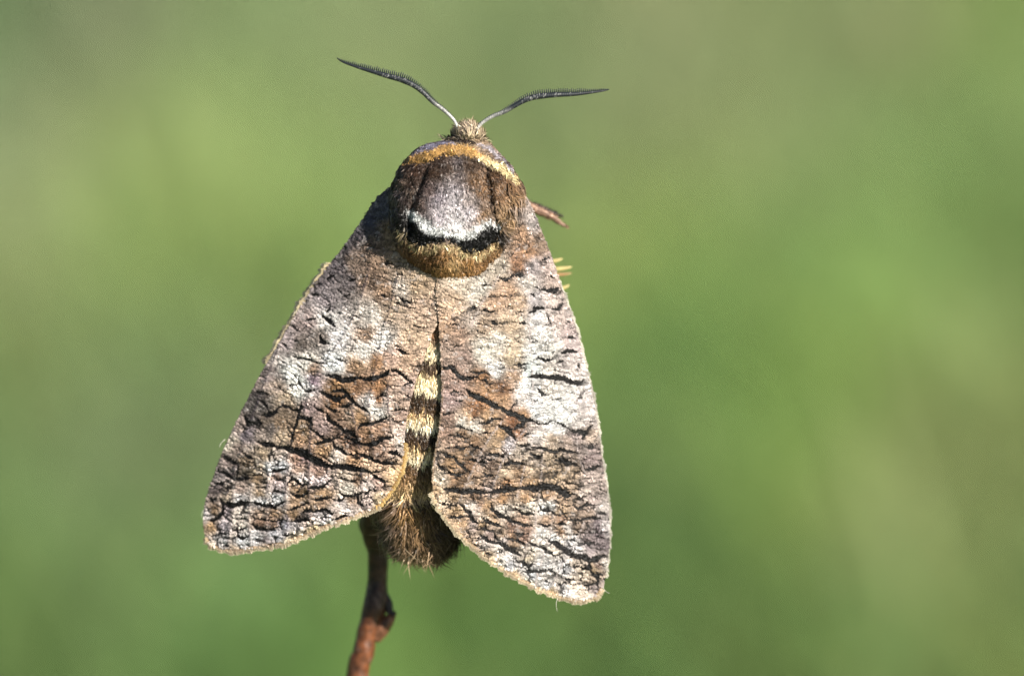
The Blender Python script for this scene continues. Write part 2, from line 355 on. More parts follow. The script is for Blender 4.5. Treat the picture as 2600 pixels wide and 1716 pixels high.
# black bark lines traced per crop: (width in crop pixels, points)
LINES = {
'H': [(52, [560,1185,640,1210,740,1225,830,1245]), (62, [830,1245,960,1272,1100,1312,1200,1358,1300,1412,1400,1470]),
  (30, [820,765,880,732,960,752,1000,790]), (40, [990,790,1060,800,1110,760]), (46, [550,560,620,575,690,592]),
  (40, [600,855,700,850,780,820,812,770]), (48, [390,860,440,960,560,950]), (22, [1112,690,1065,880,1010,1050,970,1230]),
  (48, [1060,870,1160,890,1220,900,1225,980]), (26, [1220,1020,1300,1080,1380,1110]), (20, [1300,1190,1400,1180,1470,1150]),
  (40, [1330,560,1400,590,1470,605]), (14, [1000,350,1060,400,1070,450,1130,520,1170,560,1300,530]), (12, [930,500,1060,460]),
  (10, [1040,220,1110,260,1120,300]), (20, [1010,120,1060,150,1160,150,1300,200,1380,200]), (12, [860,190,920,210]),
  (14, [600,370,660,390]), (12, [870,400,920,410]), (38, [150,1365,200,1400,300,1450,350,1440]), (36, [370,1310,440,1370,520,1390]),
  (22, [325,1450,318,1568]), (12, [520,1250,510,1330]), (14, [715,1505,780,1540,900,1518]), (40, [60,1540,110,1568]),
  (36, [520,870,600,950,560,1000]), (24, [560,640,640,700,690,780])],
'F': [(50, [290,60,330,110,420,140,520,205,600,240,700,250,780,230,870,235]), (22, [640,0,620,200]), (45, [250,310,330,320,400,370]),
  (14, [400,370,450,410,560,400]), (66, [150,570,200,605,250,590]), (70, [340,590,400,660,520,690,640,672,760,650,840,632]),
  (46, [840,632,960,655,1060,690,1180,715,1260,710,1350,670,1450,640]), (44, [360,640,390,740,370,830,300,910,200,955,130,950]),
  (22, [540,905,640,930,740,930,830,930]), (26, [900,910,1050,930,1150,950,1300,965,1380,930,1450,930]), (36, [1385,940,1370,1020,1380,1120]),
  (36, [860,1010,920,1040,980,1100,1100,1110,1220,1110,1330,1060]), (30, [500,1090,560,1120,680,1110,820,1060]),
  (44, [640,1150,650,1230,720,1260,820,1230]), (30, [280,1080,330,1150,420,1190,470,1180]), (26, [170,1220,280,1220]), (16, [310,1150,300,1230]),
  (22, [390,1400,440,1380,510,1420]), (32, [1480,770,1570,770,1680,720,1750,680,1850,640]), (32, [1500,960,1650,970,1750,940,1850,950,1930,985]),
  (36, [1480,330,1530,270,1610,250,1680,310,1740,350,1840,330]), (40, [1840,390,1960,390,2080,380,2160,310,2230,270]),
  (40, [1540,490,1620,540,1740,540,1840,480]), (25, [1620,480,1720,390]), (46, [1880,570,2000,595,2100,580,2230,560]),
  (30, [1720,840,1850,780,1950,810,2070,760,2160,780,2230,810]), (16, [1710,850,1700,940]), (26, [1180,110,1300,112,1420,80,1480,70]),
  (16, [1220,440,1300,445,1440,470]), (22, [1290,270,1400,260,1450,290]), (20, [890,170,1060,180]), (16, [900,390,1020,385,1110,390]),
  (50, [1390,1190,1480,1200,1560,1180]), (18, [1010,1290,1100,1300])],
'G': [(66, [0,735,100,778,200,828,300,890,400,920]), (46, [400,920,500,925,640,940,760,965,830,985]), (24, [830,985,870,975,930,975]),
  (26, [820,990,870,1020,900,1050,960,1070,1020,1085]), (42, [310,145,400,190,470,220,560,200]), (32, [410,140,540,130,580,170,640,240,700,290,780,330,810,350]),
  (26, [640,260,600,290,500,300]), (24, [350,290,450,340,500,352]), (40, [250,310,340,350]), (30, [370,350,390,430,470,490,560,550,620,560,700,640]),
  (22, [480,440,580,440]), (28, [880,210,940,180,990,185]), (28, [690,530,740,480,840,480,940,440,1030,395]), (18, [1040,400,1060,440,1110,460,1180,440]),
  (14, [1030,340,1150,325,1210,350]), (26, [870,630,960,630,1070,610]), (40, [740,690,830,692,900,670,960,640]), (32, [560,610,640,650,740,690]),
  (26, [220,540,290,590,340,640,420,650]), (22, [210,690,300,680,400,650,500,610]), (22, [440,660,450,720,540,760,580,800,680,800]),
  (28, [700,780,800,830,880,860,980,890,1040,900,1110,860]), (34, [1010,780,1100,780,1150,830]), (14, [1100,710,1160,710]),
  (16, [480,1040,560,1060,640,1080,680,1070]), (16, [740,1065,800,1085]), (28, [500,1190,550,1230,640,1230,700,1210,750,1190]),
  (26, [430,1270,520,1280,560,1240]), (30, [690,1240,700,1300,760,1340]), (14, [760,1230,830,1170,900,1180]), (26, [200,1400,300,1380,370,1380,420,1420,470,1405]),
  (22, [430,1490,520,1450,600,1440])],
'A': [(44, [1300,1200,1380,1215,1480,1250,1560,1240,1640,1215]), (40, [1640,1235,1700,1240,1790,1225,1900,1190,1920,1150]), (26, [1930,1140,2000,1150,2080,1200,2140,1260,2200,1285]),
  (18, [2040,1310,2140,1280]), (12, [1950,1290,2030,1310]), (36, [1250,590,1310,640,1380,700]), (36, [1240,800,1250,860,1330,880]), (34, [860,880,900,915]),
  (36, [960,700,1010,745]), (30, [1140,390,1230,390]), (40, [1310,230,1370,200]), (40, [1530,250,1590,240]), (26, [1480,400,1540,390]), (26, [1420,340,1450,370]),
  (50, [1890,70,1950,80]), (22, [2010,190,2090,195]), (22, [2020,400,2060,430,2150,480]), (22, [2180,700,2290,720]), (26, [2010,940,2130,985]),
  (20, [2170,1105,2260,1105]), (26, [1100,640,1200,630]), (26, [1410,575,1440,580]), (18, [1400,1040,1500,1060]), (16, [980,1010,1060,1030,1160,1040]),
  (20, [2090,1390,2150,1420]), (26, [1340,520,1300,560]), (18, [1560,590,1640,620]), (30, [970,840,1020,860]), (16, [1850,400,1930,410])],
'B': [(26, [1470,50,1520,30,1570,20]), (12, [1480,50,1490,100]), (42, [1060,215,1120,240,1200,200]), (44, [1230,190,1300,200]), (26, [880,290,970,290]),
  (36, [1480,340,1560,350,1620,350,1660,310]), (26, [1570,200,1610,220]), (40, [1370,575,1430,530,1500,520]), (40, [1590,530,1650,530,1690,480]), (9, [1530,560,1580,690]),
  (16, [740,525,850,510]), (24, [860,540,960,560,1040,550]), (28, [1270,680,1330,680]), (26, [1740,660,1770,670]), (42, [1760,820,1810,820]), (20, [1390,870,1430,850]),
  (14, [600,910,690,900]), (40, [1690,980,1740,950,1840,970]), (26, [1440,1020,1520,1050,1600,1040]), (42, [1650,1070,1700,1060]), (16, [1210,1095,1350,1090]),
  (36, [470,1130,580,1110,640,1190,700,1230,790,1230,840,1210]), (22, [770,1160,850,1180,920,1170,960,1200]), (20, [850,1230,920,1260,970,1300]),
  (34, [1350,1210,1500,1210,1600,1220,1700,1230,1800,1270,1880,1280,1910,1240]), (18, [560,1370,640,1360,700,1370]),
  (46, [730,1340,790,1395,900,1440,1000,1500,1120,1545]), (24, [1440,1330,1500,1390,1560,1400]), (16, [1590,1440,1680,1430]), (10, [1240,1450,1160,1560]),
  (16, [620,1450,690,1455]), (26, [1850,1090,1870,1120]), (16, [940,640,1050,680]), (14, [980,680,1050,690]), (14, [560,680,660,690]), (12, [830,750,900,780]), (26, [1380,380,1410,400]),
  (26, [1240,550,1290,560])],
'D': [(58, [1000,10,1100,40,1200,70,1260,110,1330,140,1390,140]), (15, [1400,150,1500,200,1600,180,1680,140]), (15, [1690,150,1800,210,1900,260]), (58, [1920,280,2000,290,2100,300,2060,380]),
  (25, [2100,280,2200,200]), (30, [2090,480,2180,500,2250,450]), (22, [210,40,240,65,370,40]), (26, [710,180,800,180,870,130,960,120,1010,140]), (20, [400,210,500,240,620,270]),
  (56, [970,210,1060,250,1130,320,1180,390]), (44, [1130,250,1250,200,1340,130]), (26, [1290,360,1340,330,1400,310]), (34, [190,200,240,210]), (22, [300,330,460,350,540,380,600,330]),
  (20, [740,300,860,300]), (38, [580,460,660,490,740,520]), (14, [250,510,380,490,500,510,580,480]), (34, [790,600,870,580,960,590,1040,620]), (24, [1180,460,1280,480,1360,460]),
  (60, [1370,570,1430,600,1500,620,1520,570]), (34, [1400,490,1540,500,1640,540,1720,550,1780,510,1880,550,2000,570]), (44, [1700,660,1800,670,1880,700,2000,740]),
  (76, [2110,780,2200,770,2270,730]), (22, [2020,780,2110,860]), (34, [220,570,300,610,380,620,420,680,490,760,590,820]), (28, [490,640,560,660,660,660,700,700]), (30, [140,710,220,770,260,810]),
  (34, [260,840,360,840,450,860,540,820]), (26, [770,620,830,660,900,640]), (34, [1020,740,1100,700,1200,690,1320,720]), (20, [700,690,800,690]), (28, [740,820,800,860,880,860]), (20, [620,870,700,890]),
  (44, [240,1040,320,1045,420,1060,480,1080,600,1060,700,1070,830,1090]), (56, [830,1090,960,1060,1100,1050,1240,1020]), (70, [1240,1010,1330,1020,1450,1030,1540,1005,1640,1000,1740,1040,1800,1090,1880,1120,1950,1110]),
  (22, [1830,970,1900,960,1980,965]), (30, [2000,1010,2080,1000]), (30, [1940,1170,2000,1170,2100,1130]), (24, [1940,1270,2010,1300,2110,1240,2200,1260]), (30, [440,1220,500,1270,540,1330]),
  (28, [860,1210,870,1280,920,1330]), (15, [1480,1220,1530,1300]), (14, [200,1230,330,1250,410,1250])],
'E': [(40, [300,30,340,90,400,120,380,160,440,220,500,260]), (22, [80,180,200,180,360,160]), (42, [640,30,720,90,800,150,900,180,960,230,1060,250,1140,290,1250,290]),
  (36, [550,180,650,250,760,270,870,320]), (25, [1010,50,1080,110,1180,130,1280,140]), (16, [1340,20,1400,80,1500,90,1560,140,1690,150]), (26, [1330,265,1420,290,1510,290]), (36, [1540,250,1620,270,1750,280]),
  (30, [1800,220,1930,210,2060,180,2200,190]), (58, [2170,120,2250,130]), (22, [1820,30,1900,50,2000,20]), (30, [490,350,580,330,660,360,740,360]), (44, [520,410,600,460,680,510,800,530]), (30, [740,380,740,440,800,500]),
  (18, [440,460,520,460]), (50, [800,530,870,580,950,620,1020,660,1080,690]), (26, [910,380,1000,390,1090,410,1200,400]), (28, [860,440,920,480,1040,490,1140,530]),
  (28, [1180,500,1260,550,1360,580,1430,600,1440,650,1520,670,1570,720]), (60, [1480,500,1560,530,1660,600,1740,660,1840,710,1960,720,2040,760,2120,750,2230,690]), (44, [2040,770,2020,870,1930,890]),
  (25, [1820,860,1930,860]), (50, [2040,890,2080,960,2150,990,2150,1080]), (40, [2090,970,2220,970]), (26, [2150,1080,2060,1100,1990,1130,1940,1090]), (20, [2020,1130,2020,1190]),
  (40, [1080,770,1150,810,1200,840,1280,810]), (26, [1200,850,1190,920,1300,920,1400,910,1480,890,1560,950]), (26, [1660,990,1720,1030,1840,1030]), (18, [1580,1060,1640,1110,1700,1060]), (14, [1380,1030,1450,1050,1500,1070]),
  (14, [730,660,800,660,860,620]), (14, [790,770,850,790]), (14, [610,690,700,690]), (22, [1200,620,1280,650]), (38, [1960,540,2100,520]), (26, [2110,430,2200,450]), (20, [1800,410,1900,400]), (50, [2000,260,2010,300])],
}
# wing veins: thin raised ridges (crop, points)
VEINS = [('H', [1112,690,1065,880,1010,1050,970,1230,940,1320,925,1500]), ('F', [1490,0,1460,300,1445,600,1470,800,1480,1000,1440,1300]), ('F', [1160,0,1140,400,1130,700,1130,1050]),
  ('F', [870,300,840,560,820,950,850,1350]), ('F', [550,480,540,700,490,1000,460,1400]), ('F', [1850,0,1850,600,1880,1050]), ('G', [200,470,190,800,185,1100,190,1300]), ('G', [440,650,455,900,490,1150]),
  ('G', [620,300,700,640,725,930,750,1200]), ('G', [800,200,830,500,860,800]), ('G', [1010,20,1010,300,1060,560]), ('S', [960,600,900,800,800,960,769,1060]), ('S', [1010,700,960,900,940,1000]),
  ('D', [1010,160,860,340,760,520,620,780,520,1000,420,1250]), ('D', [1300,270,1180,420,1060,600,960,800,880,1010,820,1150]), ('D', [1520,430,1530,700,1510,950,1480,1200]), ('D', [1300,750,1240,1000,1200,1150]),
  ('B', [1380,0,1430,150,1480,350,1520,500,1580,690,1640,900]), ('B', [1360,560,1370,800,1390,1100,1400,1500]), ('E', [1310,0,1290,300,1210,450,1150,650,1060,900]), ('E', [1530,150,1490,400,1430,640,1330,920,1300,1100]),
  ('B', [1060,180,980,330,870,500,780,700]), ('D', [1990,350,2000,560,2100,860]), ('S', [790,690,700,900,640,1060,575,1260]), ('E', [1960,250,1850,500,1600,950,1530,1100])]

CLRS = {
'A': [(1400,100,105,95,98),(1250,200,120,108,110),(1500,250,110,100,100),(1700,200,130,105,85),(1900,350,150,118,90),(2050,330,190,175,160),(2200,300,185,155,120),(1300,450,140,128,130),(1100,650,150,130,125),(1300,640,200,195,190),
  (1750,600,190,180,170),(1950,550,170,145,120),(2250,500,180,150,125),(1250,800,120,108,100),(1400,800,200,195,195),(1700,800,150,120,95),(1850,850,225,220,215),(1680,950,225,218,210),(2150,800,185,155,125),(900,850,145,130,130),
  (1050,880,110,98,90),(1380,1080,225,228,230),(1100,1080,205,200,190),(960,1180,235,235,230),(1150,1130,150,120,95),(1600,1100,160,125,90),(1800,1050,140,100,60),(1950,1000,185,150,130),(2100,1050,190,155,125),(700,1200,130,115,112),
  (800,1300,150,130,115),(1000,1330,235,232,225),(1080,1280,225,225,222),(1400,1300,150,110,65),(1600,1320,135,95,60),(1800,1320,150,105,60),(1820,1450,140,95,50),(2000,1400,195,165,145),(2150,1330,185,155,140),(600,1400,90,82,80),(900,1420,150,130,105),(1150,1250,140,115,130),
  (1600,60,120,100,85),(1800,80,140,112,88),(2050,100,150,128,105),(1450,-150,95,88,92),(1650,-250,95,88,95),(1750,-100,125,102,85),(1950,-100,130,105,85),(1850,-450,80,78,92),(1700,-350,62,62,80),(1950,-300,130,102,78)],
'H': [(600,480,125,110,102),(480,700,95,88,85),(650,750,80,74,70),(900,650,170,148,122),(950,800,120,100,80),(500,930,70,62,62),(650,920,110,95,82),(850,950,135,110,85),(700,1030,95,85,80),(850,1130,180,155,125),(330,980,165,145,135),
  (420,1080,135,122,130),(200,1180,190,178,160),(300,1250,150,130,118),(620,1130,160,142,130),(640,1330,170,145,115),(1120,1000,140,112,80),(1080,1150,165,128,92),(1340,1250,170,130,90),(1330,960,150,125,118),(1200,760,140,118,115),
  (830,1490,225,225,230),(680,1490,215,215,215),(780,1350,190,170,155),(1040,1400,170,130,105),(1130,1390,140,115,115),(200,1480,140,122,115),(420,1450,110,92,70),(600,1520,180,155,125)],
'G': [(700,120,150,110,75),(600,100,155,115,75),(900,110,160,112,65),(800,230,215,205,200),(900,330,235,230,222),(1000,240,205,180,165),(1100,250,190,158,135),(1130,390,190,155,135),(450,250,130,90,50),(600,370,150,125,105),(470,380,135,105,80),
  (320,520,145,122,118),(480,540,150,120,100),(700,400,150,115,75),(760,550,150,112,78),(950,540,170,130,100),(1130,560,200,175,160),(1130,660,225,205,190),(600,600,115,82,55),(800,640,140,105,75),(330,770,170,130,85),(600,700,140,105,80),
  (640,850,185,140,95),(480,800,200,185,170),(900,780,165,130,108),(1000,700,170,138,118),(850,900,200,165,130),(1000,950,190,155,120),(100,880,160,128,115),(250,950,175,140,125),(250,1080,205,185,185),(100,1050,200,185,180),(600,1020,190,170,150),
  (680,1060,150,115,85),(600,1150,205,195,180),(800,1120,215,195,185),(900,1100,180,145,130),(1100,1020,215,175,120),(330,1190,170,135,95),(620,1270,160,130,105),(800,1290,215,190,180),(560,1350,225,210,205),(300,1450,210,198,198),(250,1290,145,118,90),
  (900,1280,225,195,150),(500,1450,200,175,160)],
'F': [(300,200,145,132,130),(500,60,120,108,105),(760,140,90,80,65),(1000,80,160,140,110),(1300,40,228,230,235),(980,220,120,95,65),(1300,180,150,118,100),(1700,100,170,135,110),(1720,220,210,195,190),(2000,150,165,128,105),(2050,280,205,190,192),
  (300,430,105,92,90),(450,500,165,145,125),(700,400,165,142,130),(650,560,200,195,195),(1000,500,170,140,105),(1000,600,225,225,228),(1280,580,225,225,228),(1300,380,185,165,165),(1620,380,165,130,95),(1780,450,125,98,65),(2050,480,165,130,90),
  (1650,620,175,140,105),(220,780,140,112,82),(120,850,190,180,178),(450,800,130,115,118),(650,820,205,190,178),(1000,800,180,150,125),(1260,820,150,118,85),(1000,1000,150,115,90),(1250,1020,150,118,95),(650,1000,215,200,185),(180,1050,165,130,85),
  (380,1050,170,158,165),(550,1200,200,185,175),(350,1280,200,195,195),(700,1320,205,205,208),(950,1250,210,208,210),(1250,1180,190,188,195),(1430,1030,165,162,175),(1600,860,140,110,75),(1780,740,170,140,110),(2050,680,160,128,100),
  (1800,870,190,165,155),(2100,880,210,200,202),(1600,1060,205,195,195),(1100,1290,140,128,130),(600,1480,215,185,150),(1100,1420,210,185,160),(1600,1250,225,205,165),(1950,1120,225,195,140),(2150,1060,225,220,200),(200,1400,220,200,180)],
'B': [(1250,80,165,115,75),(1050,100,185,170,150),(1400,120,190,175,175),(1550,120,200,175,165),(1600,280,195,170,155),(700,300,225,205,180),(850,330,225,215,200),(600,450,210,175,140),(1150,350,190,150,115),(1350,280,205,195,185),(1420,420,200,190,190),
  (1000,450,195,155,120),(1250,450,205,170,135),(1600,430,205,185,175),(500,700,195,155,120),(650,800,170,135,110),(800,650,195,175,160),(900,700,190,160,130),(1150,700,205,175,140),(1450,620,215,210,208),(1650,650,210,188,178),(1500,800,215,210,205),
  (1050,850,225,215,200),(900,950,230,222,205),(1200,880,205,180,150),(1400,960,235,235,232),(1550,900,225,220,212),(1750,750,205,180,175),(1800,880,210,188,185),(700,1000,170,140,125),(550,950,190,160,140),(1000,1150,240,238,235),(1200,1020,200,175,140),
  (1380,1140,205,215,215),(1550,1120,215,205,195),(1750,1100,215,200,195),(900,1200,150,105,60),(950,1320,175,130,85),(1080,1330,135,90,50),(1200,1200,200,160,125),(600,1280,175,140,125),(600,1200,180,145,125),(1360,1300,235,235,235),(1550,1330,215,205,195),
  (1750,1350,225,220,215),(850,1500,150,100,55),(900,1480,165,115,65),(560,1450,175,145,140),(1650,1500,240,240,238),(1400,1480,225,225,228),(1880,1450,210,198,195),(1100,1440,185,140,95),(1300,1400,220,210,205),(1350,-80,165,120,80),(1300,-250,170,130,95),(1450,-150,160,130,105),(1380,-320,185,172,168)],
'D': [(630,60,140,90,45),(560,100,195,155,110),(500,180,240,232,218),(640,210,235,225,210),(800,90,190,150,105),(290,150,170,135,115),(300,280,175,138,115),(500,300,165,128,90),(840,220,185,150,115),(650,380,150,112,75),(380,420,190,155,130),
  (1160,130,150,95,50),(1200,280,165,110,65),(1290,60,180,135,90),(1400,230,200,180,170),(1600,90,245,245,242),(1800,100,235,235,232),(1430,60,225,225,225),(1700,220,245,245,245),(2000,150,215,205,200),(2150,100,215,200,195),(2150,300,195,170,150),
  (1650,380,185,160,135),(1850,420,180,155,140),(1950,350,165,145,140),(1450,320,205,195,190),(1000,330,175,135,85),(930,450,190,155,115),(1080,440,205,195,200),(1250,520,195,175,155),(1650,620,180,155,125),(1440,680,200,178,158),(2050,530,135,118,112),
  (2150,630,160,138,135),(1900,620,150,130,115),(480,560,165,130,95),(180,620,200,170,145),(320,690,175,135,90),(560,720,150,112,78),(760,640,175,150,135),(850,740,135,108,88),(820,800,170,140,115),(1050,840,205,180,148),(1200,820,160,125,90),
  (1400,780,190,162,132),(1700,850,185,155,118),(1900,830,175,148,118),(2150,900,195,172,162),(1060,930,175,125,75),(1380,920,185,145,100),(400,930,160,122,85),(180,900,225,205,180),(720,930,185,150,118),(100,1000,205,165,115),(800,1000,195,165,150),
  (1900,1030,185,155,125),(2200,1000,200,178,168),(330,1150,195,158,115),(640,1140,180,140,105),(1000,1170,190,140,85),(1330,1160,185,140,92),(1600,1130,195,150,105),(1780,1180,190,155,122),(1000,1280,235,222,205),(1350,1270,240,228,210),
  (1600,1240,240,238,235),(620,1260,230,218,205),(700,1240,150,115,90),(800,1260,180,140,95),(2080,1080,205,185,172),(2200,1200,195,172,165),(280,1190,220,195,165)],
'E': [(450,60,215,195,182),(820,70,225,212,200),(680,170,190,150,105),(600,210,225,205,185),(1150,60,230,215,195),(1130,170,190,150,118),(1420,200,205,165,130),(1400,40,245,242,240),(1650,90,205,170,130),(1640,200,185,140,105),(2000,120,165,140,120),
  (1900,110,160,135,115),(2200,40,205,192,185),(200,90,210,170,120),(300,260,195,155,110),(180,320,205,170,130),(420,280,205,180,170),(560,270,205,165,110),(1000,300,180,135,108),(1150,330,185,145,120),(1380,360,230,225,220),(1620,370,195,150,105),
  (1550,440,240,240,240),(1720,330,225,215,208),(1850,320,165,138,115),(2150,270,115,98,105),(2250,300,205,195,195),(2000,430,140,122,122),(2150,380,145,125,130),(1800,500,225,222,222),(1400,480,225,215,205),(650,400,165,138,128),(820,410,170,140,110),
  (830,480,210,195,190),(960,430,170,130,95),(1120,450,180,140,118),(1020,560,180,145,110),(1080,600,220,205,190),(600,540,205,190,182),(780,590,225,212,200),(400,560,200,165,130),(1300,580,225,212,195),(1560,600,225,208,190),(1800,580,225,220,222),
  (2050,620,195,175,178),(2230,560,120,105,108),(1180,720,205,185,155),(1400,700,225,220,215),(1850,790,205,185,165),(2150,830,150,120,105),(2100,880,190,160,120),(920,740,225,220,220),(650,740,230,195,150),(940,840,215,215,222),(1100,860,220,215,212),
  (1400,830,225,222,222),(1700,880,225,225,230),(1950,960,215,195,170),(1250,970,225,228,235),(1430,980,220,210,200),(1640,1030,225,212,200),(1430,1100,225,225,228),(1800,1060,225,205,185),(2050,1040,205,180,155),(1700,1180,225,220,220),(1950,1200,225,205,185),
  (2090,1160,165,148,145),(1000,970,215,180,130),(800,870,240,230,205),(1200,1080,230,215,180),(1500,1210,205,170,115),(1380,1170,235,225,210),(1700,1320,235,228,215),(1950,1340,240,228,210),(2250,800,205,195,185)],
}

def gather(keys):
    o = []
    for k in keys:
        a = np.array(CLRS[k], float); p = crop(k, a[:, :2])
        o.append(np.c_[p, a[:, 2:]])
    return np.concatenate(o)

LEFT_GAIN, RIGHT_GAIN, BODY_GAIN = 0.76, 0.49, 0.44
SATUR = 0.74
split_x = 1108 - 0.02 * (GY - 720)
wing = np.where((GX < np.where(GY < 1000, 1114, 1060))[..., None], shepard(gather('AHGF')) * LEFT_GAIN, shepard(gather('BDE')) * RIGHT_GAIN)
# fine bark cracks and mottling that run across the wings
lum = wing.mean(-1, keepdims=True)
wing = lum + (wing - lum) * SATUR
wing = wing * (lum / 0.22) ** 0.10
wing = wing * (1 - 0.22 * np.clip((lum - 0.30) / 0.2, 0, 1))
# rows of overlapping scales: fine wavy ripples around each wing root
RAD = np.where(GX < 1112, np.hypot(GX - 1075, GY - 420), np.hypot(GX - 1275, GY - 430)) + 2.4 * WX + 7 * fbm(GX / 45, GY / 45, 131, 2)
rows = np.sin(RAD * 2 * math.pi / 8.5) * np.clip(0.75 + 1.2 * fbm(GX / 11, GY / 8, 133, 2), 0, 1.4)
wing = wing * (1 + 0.36 * rows)[..., None]
tone = 1 + 0.74 * fbm(GX / 19, GY / 7, 41, 3) + 0.30 * fbm(GX / 8, GY / 3.6, 43, 2) + 0.18 * fbm(GX / 40, GY / 40, 47, 3)
wing = wing * np.clip(tone, 0.22, 2.0)[..., None]
pale = np.clip(fbm(GX / 16, GY / 10, 81, 4) * 2.0 - 0.7, 0, 0.32)[..., None]
wing = wing * (1 - pale) + pale * np.array([0.40, 0.37, 0.36])
def cells(cx, cy, seed):
    # distance to the border between neighbouring plates of an irregular mosaic
    u = (GX + 1.5 * WX) / cx; v = (GY + 1.5 * WY + 5 * np.sin(GX / 37)) / cy
    iu = np.floor(u).astype(int); iv = np.floor(v).astype(int)
    r = np.random.default_rng(seed).random((64, 64, 2))
    f1 = np.full(u.shape, 9.0); f2 = np.full(u.shape, 9.0)
    for a in (-1, 0, 1):
        for b in (-1, 0, 1):
            q = r[(iv + b) % 64, (iu + a) % 64]
            dd = np.hypot(iu + a + q[..., 0] - u, iv + b + q[..., 1] - v)
            f2 = np.minimum(f2, np.maximum(dd, f1)); f1 = np.minimum(f1, dd)
    return f2 - f1
vein = np.zeros((PH, PW)); veinw = np.zeros((PH, PW))
for k, pts in VEINS:
    c = catmull(crop(k, pts), 4)
    stroke_mask(vein, c, 3.4, 1.8, False, 0.35)
    stroke_mask(veinw, c, 2.0, 20, False, 0.2)
ridge = 1 - np.abs(fbm(GX / 26 + WX * 0.02, GY / 13, 61, 3)) * 9
fine = np.clip(ridge, 0, 1) * np.clip(fbm(GX / 60, GY / 60, 71, 2) * 1.6 + 0.55, 0, 1)
outer = np.clip((GY - 1020 + 60 * fbm(GX / 80, GY / 80, 19, 2)) / 140, 0, 1)        # the net of cracks grows towards the wing tips
net = np.clip(1.7 - cells(46, 16, 5) * 8.5, 0, 1) * outer * np.clip(0.72 + 1.3 * fbm(GX / 30, GY / 30, 29, 2), 0, 1)
short = np.clip(1.4 - cells(30, 12, 9) * 7, 0, 1) * np.clip(fbm(GX / 18, GY / 9, 39, 2) * 2.2 - 0.15, 0, 1) * (1 - 0.5 * outer)
fine = np.maximum(np.maximum(0.5 * fine, 0.85 * net), 0.7 * short)
wing = wing * (1 - 0.85 * fine)[..., None]
dark = np.zeros((PH, PW))
for k, ls in LINES.items():
    for w, pts in ls:
        wp = w / CROPS[k][2]
        stroke_mask(dark, crop(k, pts), wp + (5.2 if wp > 8 else 3.6), 1.6, True, 0.75)
# short broken transverse marks scattered between the veins
marks = np.zeros((PH, PW))
mr = np.random.default_rng(23)
for _ in range(760):
    x, y = mr.uniform(530, 1540), 560 + 940 * mr.random() ** 1.25
    bx, by = (1075, 420) if x < 1112 else (1275, 430)
    a = math.atan2(y - by, x - bx) + math.pi / 2 + mr.normal(0, 0.22)
    ln = mr.uniform(10, 26) + 34 * mr.random() ** 3; w = mr.uniform(2.8, 5.0)
    t = np.linspace(-0.5, 0.5, 6); wob = mr.normal(0, 2.2, 6).cumsum() * 0.6
    stroke_mask(marks, np.stack([x + np.cos(a) * ln * t - np.sin(a) * wob, y + np.sin(a) * ln * t + np.cos(a) * wob], -1), w, 1.8)
marks *= np.clip(0.85 + 1.0 * fbm(GX / 12, GY / 12, 137, 2), 0, 1)
dark = np.maximum(dark, 0.9 * marks * (1 - 0.8 * vein))
dark = np.maximum(dark, np.clip(net * 1.5 - 0.6, 0, 0.7) * (1 - 0.8 * vein))
vb = np.clip(0.75 + 0.6 * vnoise(GX / 14, GY / 14, 5), 0, 1) * vein
vcol = np.where((GX < 1112)[..., None], np.array([0.030, 0.024, 0.032]), np.array([0.27, 0.23, 0.22]))
wing = wing * (1 - 0.8 * vb)[..., None] + 0.8 * vb[..., None] * vcol
wing = wing * (1 - dark)[..., None] + dark[..., None] * np.array([0.005, 0.0045, 0.0045])
fold = np.zeros((PH, PW))
for pts in ([(1015, 640), (985, 800), (965, 1000)], [(1215, 720), (1195, 850), (1180, 1000)], [(1365, 640), (1345, 800), (1350, 1050)]):
    stroke_mask(fold, catmull(np.array(pts, float), 5), 4, 46, False, 0.2)
relief = 0.022 * rows - 0.09 * dark - 0.07 * fine + 0.20 * veinw - 0.22 * fold + 0.06 * fbm(GX / 24, GY / 14, 91, 3) + 0.03 * fbm(GX / 13, GY / 5, 95, 2)

# ---- body map: collar, thorax, abdomen
CL_I = [(550,350,60,45,35),(620,420,75,52,38),(450,550,120,100,85),(560,560,70,52,42),(420,680,90,80,78),(500,720,85,72,68),(560,650,95,80,68),(330,750,85,78,85),(250,700,70,65,80),(280,900,130,105,82),(380,850,60,60,72),
  (850,330,60,45,35),(800,430,85,62,45),(950,400,80,60,45),(1150,350,85,65,48),(1000,500,125,112,110),(1050,330,90,80,80),(1200,500,120,88,55),(1280,600,135,98,60),(750,600,110,90,85),(850,700,172,160,168),(1000,620,180,170,175),(1000,750,208,200,206),
  (1150,700,170,155,150),(1150,850,210,200,206),(850,850,205,195,202),(1000,950,225,220,222),(1300,850,150,115,80),(1330,920,165,145,130),(650,750,85,65,55),(620,850,110,95,90),(740,900,160,148,150),(1450,450,105,75,48),(1550,600,130,95,60),(1450,650,125,90,55),
  (1600,700,150,115,75),(1500,850,165,130,90),(1550,950,170,135,95),(1650,1020,130,110,100),(1550,1100,90,85,88),(1480,950,150,120,85),(1700,850,150,135,130),(1780,830,190,178,175),(1750,1000,130,110,100),(1750,1100,160,120,75),(1650,1180,175,130,85),
  (600,1250,125,88,48),(750,1300,125,85,42),(900,1300,150,108,58),(1000,1350,205,165,105),(1150,1350,160,115,60),(1300,1280,135,95,52),(1400,1200,140,105,62),(900,1450,185,135,70),(1100,1480,185,135,72),(700,1400,130,90,45),(1250,1400,155,112,62),
  (1000,40,175,150,115),(1150,40,185,155,115),(1250,60,190,160,125)]
a = np.array(CL_I, float)
body = shepard(np.c_[crop('I', a[:, :2]), a[:, 2:]], 3.4, 8)
